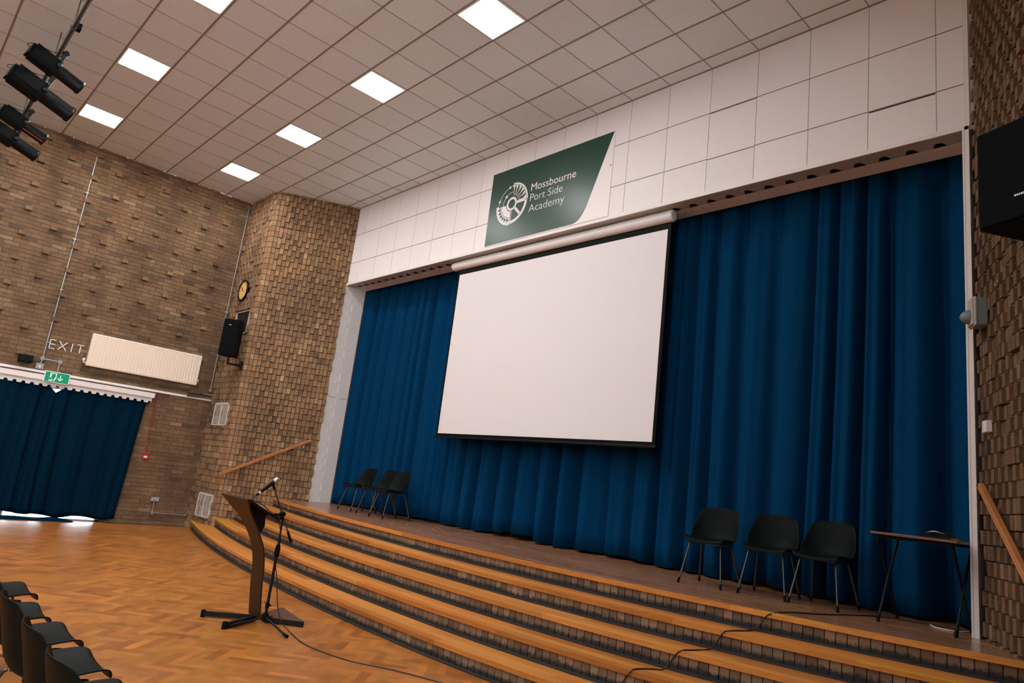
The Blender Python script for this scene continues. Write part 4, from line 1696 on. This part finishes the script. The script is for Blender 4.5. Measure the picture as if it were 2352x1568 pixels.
# ------------------------------------------------------------------ MICROPHONE STAND
def mic_stand():
    c = Vector((5.785, -3.490, 0))
    t = thing('microphone_stand', 'black boom microphone stand on a tripod beside the lectern', 'microphone stand', c)
    b = MB()
    b.tube([c + Vector((0, 0, .05)), c + Vector((0, 0, .62))], .0135)
    b.build('lower_pole', M_blackmetal, t)
    b = MB()
    b.tube([c + Vector((0, 0, .60)), c + Vector((0, -.004, .965))], .0085)
    b.build('upper_pole', M_blackmetal, t)
    b = MB()
    b.lathe(c + Vector((0, 0, .60)), (0, 0, 1), [(0, .017), (.015, .022), (.07, .024), (.10, .020), (.115, .012)], 14)
    b.build('height_clutch', M_black, t)
    b = MB()
    b.lathe(c + Vector((0, 0, .06)), (0, 0, 1), [(0, .022), (.02, .028), (.05, .024), (.06, .016)], 14)
    b.build('tripod_hub', M_black, t)
    b = MB()
    b.lathe(c + Vector((0, 0, .165)), (0, 0, 1), [(0, .019), (.04, .019)], 12)
    b.tube([c + Vector((0, 0, .185)), c + Vector((.030, .020, .185))], [.006, .009], 8)
    b.build('leg_collar', M_black, t)
    for e1 in ((5.800, -3.860), (6.215, -3.480), (5.50, -3.215)):
        e1 = Vector((e1[0], e1[1], .014))
        b = MB()
        b.tube([c + Vector((0, 0, .085)), c.lerp(e1, .12) + Vector((0, 0, .072)), e1], .0095)
        l = b.build('leg', M_blackmetal, t)
        d = (e1 - c).normalized()
        b = MB()
        b.tube([e1 - d * .055 + Vector((0, 0, .008)), e1 + d * .012], [.0125, .0145], 10)
        b.build('rubber_foot', M_black, l)
    j = Vector((5.785, -3.505, .985))
    b = MB()
    b.lathe(j + Vector((-.025, 0, 0)), (1, 0, 0), [(0, .020), (.010, .026), (.040, .026), (.050, .018)], 14)
    b.tube([j + Vector((0, 0, -.05)), j], .014)
    b.tube([j + Vector((-.01, -.015, -.004)), j + Vector((-.015, -.075, -.012))], [.008, .012], 8)
    b.build('boom_clamp', M_black, t)
    top = Vector((5.785, -3.638, 1.222)); low = Vector((5.785, -3.375, .745))
    b = MB()
    b.tube([top, low], .0065)
    b.build('boom_arm', M_leg, t)
    d = (low - top).normalized()
    b = MB()
    b.tube([low - d * .10, low - d * .09, low, low + d * .012], [.008, .012, .0125, .008], 10)
    b.build('counterweight', M_blacksoft, t)
    b = MB()
    b.tube([top + d * .03, top, top - d * .028], [.010, .011, .009], 10)
    b.build('clip_joint', M_black, t)
    # microphone
    head = Vector((5.785, -3.622, 1.283)); tail = Vector((5.785, -3.738, 1.178))
    ax = (head - tail).normalized()
    m = thing('microphone', 'black handheld microphone with silver grille clipped on top of the stand', 'microphone', head)
    b = MB()
    b.lathe(head - ax * .032, ax, [(0, .017), (.006, .023), (.012, .026), (.030, .027), (.045, .023), (.055, .013), (.058, 0)], 20)
    b.build('grille', M_mesh, m)
    b = MB()
    b.lathe(head - ax * .165, ax, [(0, .011), (.01, .0125), (.10, .017), (.132, .019)], 16)
    b.build('handle', M_black, m)
    b = MB()
    b.lathe(head - ax * .225, ax, [(0, .006), (.015, .0095), (.06, .010)], 12)
    b.build('plug', M_black, m)
    b = MB()
    b.lathe(head - ax * .195, ax, [(0, .0106), (.018, .0106)], 12)
    b.build('plug_collar', M_signwhite, m)
    st = head - ax * .225
    P = [st, st - ax * .04 + Vector((0, .0, -.015)), Vector((5.775, -3.72, 1.06)), Vector((5.765, -3.58, .97)), Vector((5.765, -3.510, .90)), Vector((5.768, -3.472, .75)), Vector((5.766, -3.474, .55)),
         Vector((5.80, -3.455, .42)), Vector((5.835, -3.42, .20)), Vector((5.87, -3.375, .058)), Vector((5.925, -3.335, .008)), Vector((6.126, -3.379, .006)), Vector((6.36, -3.425, .006)), Vector((6.60, -3.428, .006)), Vector((7.0, -3.341, .006)), Vector((7.324, -3.149, .006)), Vector((7.68, -3.0, .006)), Vector((8.05, -2.88, .006)), Vector((8.5, -2.85, .006)), Vector((9.2, -3.05, .006))]
    cable('microphone_cable', P, .0042, M_cable, 'thin black microphone cable trailing from the stand across the parquet')
mic_stand()

# ------------------------------------------------------------------ STAGE LANTERNS ON A BAR
def lantern(scale=1.0):
    t = thing('stage_lantern', '', 'stage light')
    b = MB()
    P = [(-.085, -.115), (.085, -.115), (.115, -.06), (.115, .075), (.06, .115), (-.06, .115), (-.115, .075), (-.115, -.06)]
    b.prism(P, lambda u, v, w: (u * scale, w, v * scale), -.36 * scale, -.03 * scale)
    b.bbox((-.085 * scale, -.40 * scale, -.10 * scale), (.085 * scale, -.36 * scale, .07 * scale), .01)
    b.build('lamp_housing', M_black, t)
    b = MB()
    b.lathe((0, -.03 * scale, -.01), (0, 1, 0), [(0, .092 * scale), (.30 * scale, .092 * scale), (.31 * scale, .10 * scale), (.345 * scale, .10 * scale), (.345 * scale, .086 * scale), (.325 * scale, .084 * scale)], 20)
    b.build('barrel', M_blacksoft, t)
    b = MB()
    b.lathe((0, .285 * scale, -.01), (0, 1, 0), [(0, .085 * scale), (.008, .05 * scale), (.012, 0)], 20)
    b.build('lens', M_lens, t)
    y = MB()
    r = .135 * scale
    y.tube([(r, -.05, 0), (r, -.05, .16 * scale), (r * .8, -.05, .185 * scale), (-r * .8, -.05, .185 * scale), (-r, -.05, .16 * scale), (-r, -.05, 0)], .010, 6)
    for s in (-1, 1):
        y.lathe((s * r * .9, -.05, 0), (s, 0, 0), [(0, .035), (.02, .035), (.03, .022)], 14)
    y.build('yoke', M_blackmetal, t)
    k = MB()
    k.box((-.022, -.075, .185 * scale), (.022, -.025, .185 * scale + .055))
    k.lathe((-.026, -.05, .185 * scale + .078), (1, 0, 0), [(0, .036), (.052, .036)], 14)
    k.tube([(0, -.05, .185 * scale + .08), (0, -.13, .185 * scale + .08)], .007, 6)
    k.build('hook_clamp', M_blackmetal, t)
    c = MB()
    c.tube(spline([(.05, -.38 * scale, 0), (.02, -.44 * scale, .01), (-.03, -.38 * scale, .11), (-.02, -.15, .19 * scale), (0, -.06, .27 * scale)], 6), .005, 6)
    c.build('lead', M_cable, t)
    w = MB()
    w.box((-.012, -.052, .185 * scale + .04), (.012, -.0755, .185 * scale + .075))
    w.build('white_tag', M_whiteclean, t)
    return t
def lanterns():
    PY, PZ = -5.72, 6.25
    t = thing('lighting_bar', 'grey steel lighting bar hung along the ceiling carrying the stage lanterns', 'lighting bar', (1, PY, PZ))
    b = MB()
    b.tube([(XL + .01, PY, PZ), (5.0, PY, PZ)], .024, 14)
    b.build('bar', M_pipe, t)
    for x in (-1.05, 1.35, 2.55, 4.6):
        b = MB()
        b.tube([(x, PY, PZ), (x, PY, H - .005)], .008)
        b.lathe((x - .02, PY, PZ), (1, 0, 0), [(0, .034), (.04, .034)], 12)
        b.build('hanger_rod', M_pipe, t)
    b = MB()
    b.tube(spline([(-2.2, PY + .012, PZ - .03), (-.8, PY + .02, PZ - .032), (.3, PY + .02, PZ - .03), (1.6, PY + .02, PZ - .032), (3, PY + .022, PZ - .03), (4.9, PY + .02, PZ - .03)], 6), .006, 6)
    b.build('bar_cable', M_cable, t)
    b = MB()
    b.bbox((2.62, PY + .02, PZ - .07), (2.72, PY + .07, PZ + .01), .01)
    b.build('outlet_box', M_black, t)
    data = [(1.78, .95, 'black stage lantern nearest the top edge, highest of the four on the bar', 'A'),
            (.93, 1.18, 'large black stage lantern, second from the top of the four on the bar', 'B'),
            (-.62, .95, 'black stage lantern with a red strip along it, third from the top on the bar', 'C'),
            (-1.45, 1.05, 'black stage lantern lowest in the photo, nearest the brick wall', 'D')]
    for x, sc, lab, k in data:
        o = lantern(sc)
        o.location = (x, PY + .05, PZ - (.185 * sc + .078))
        o.rotation_euler = (math.radians(-16), 0, math.radians(10))
        tag(o, lab, 'stage light', 'stage lanterns on the lighting bar')
        if k == 'C':
            r = MB()
            r.tube([(.06, -.42, -.085), (.06, .05, -.082), (.055, .30, -.080)], .007, 6)
            q = r.build('red_strip', M_red, recalc=True)
            q.parent = o
lanterns()
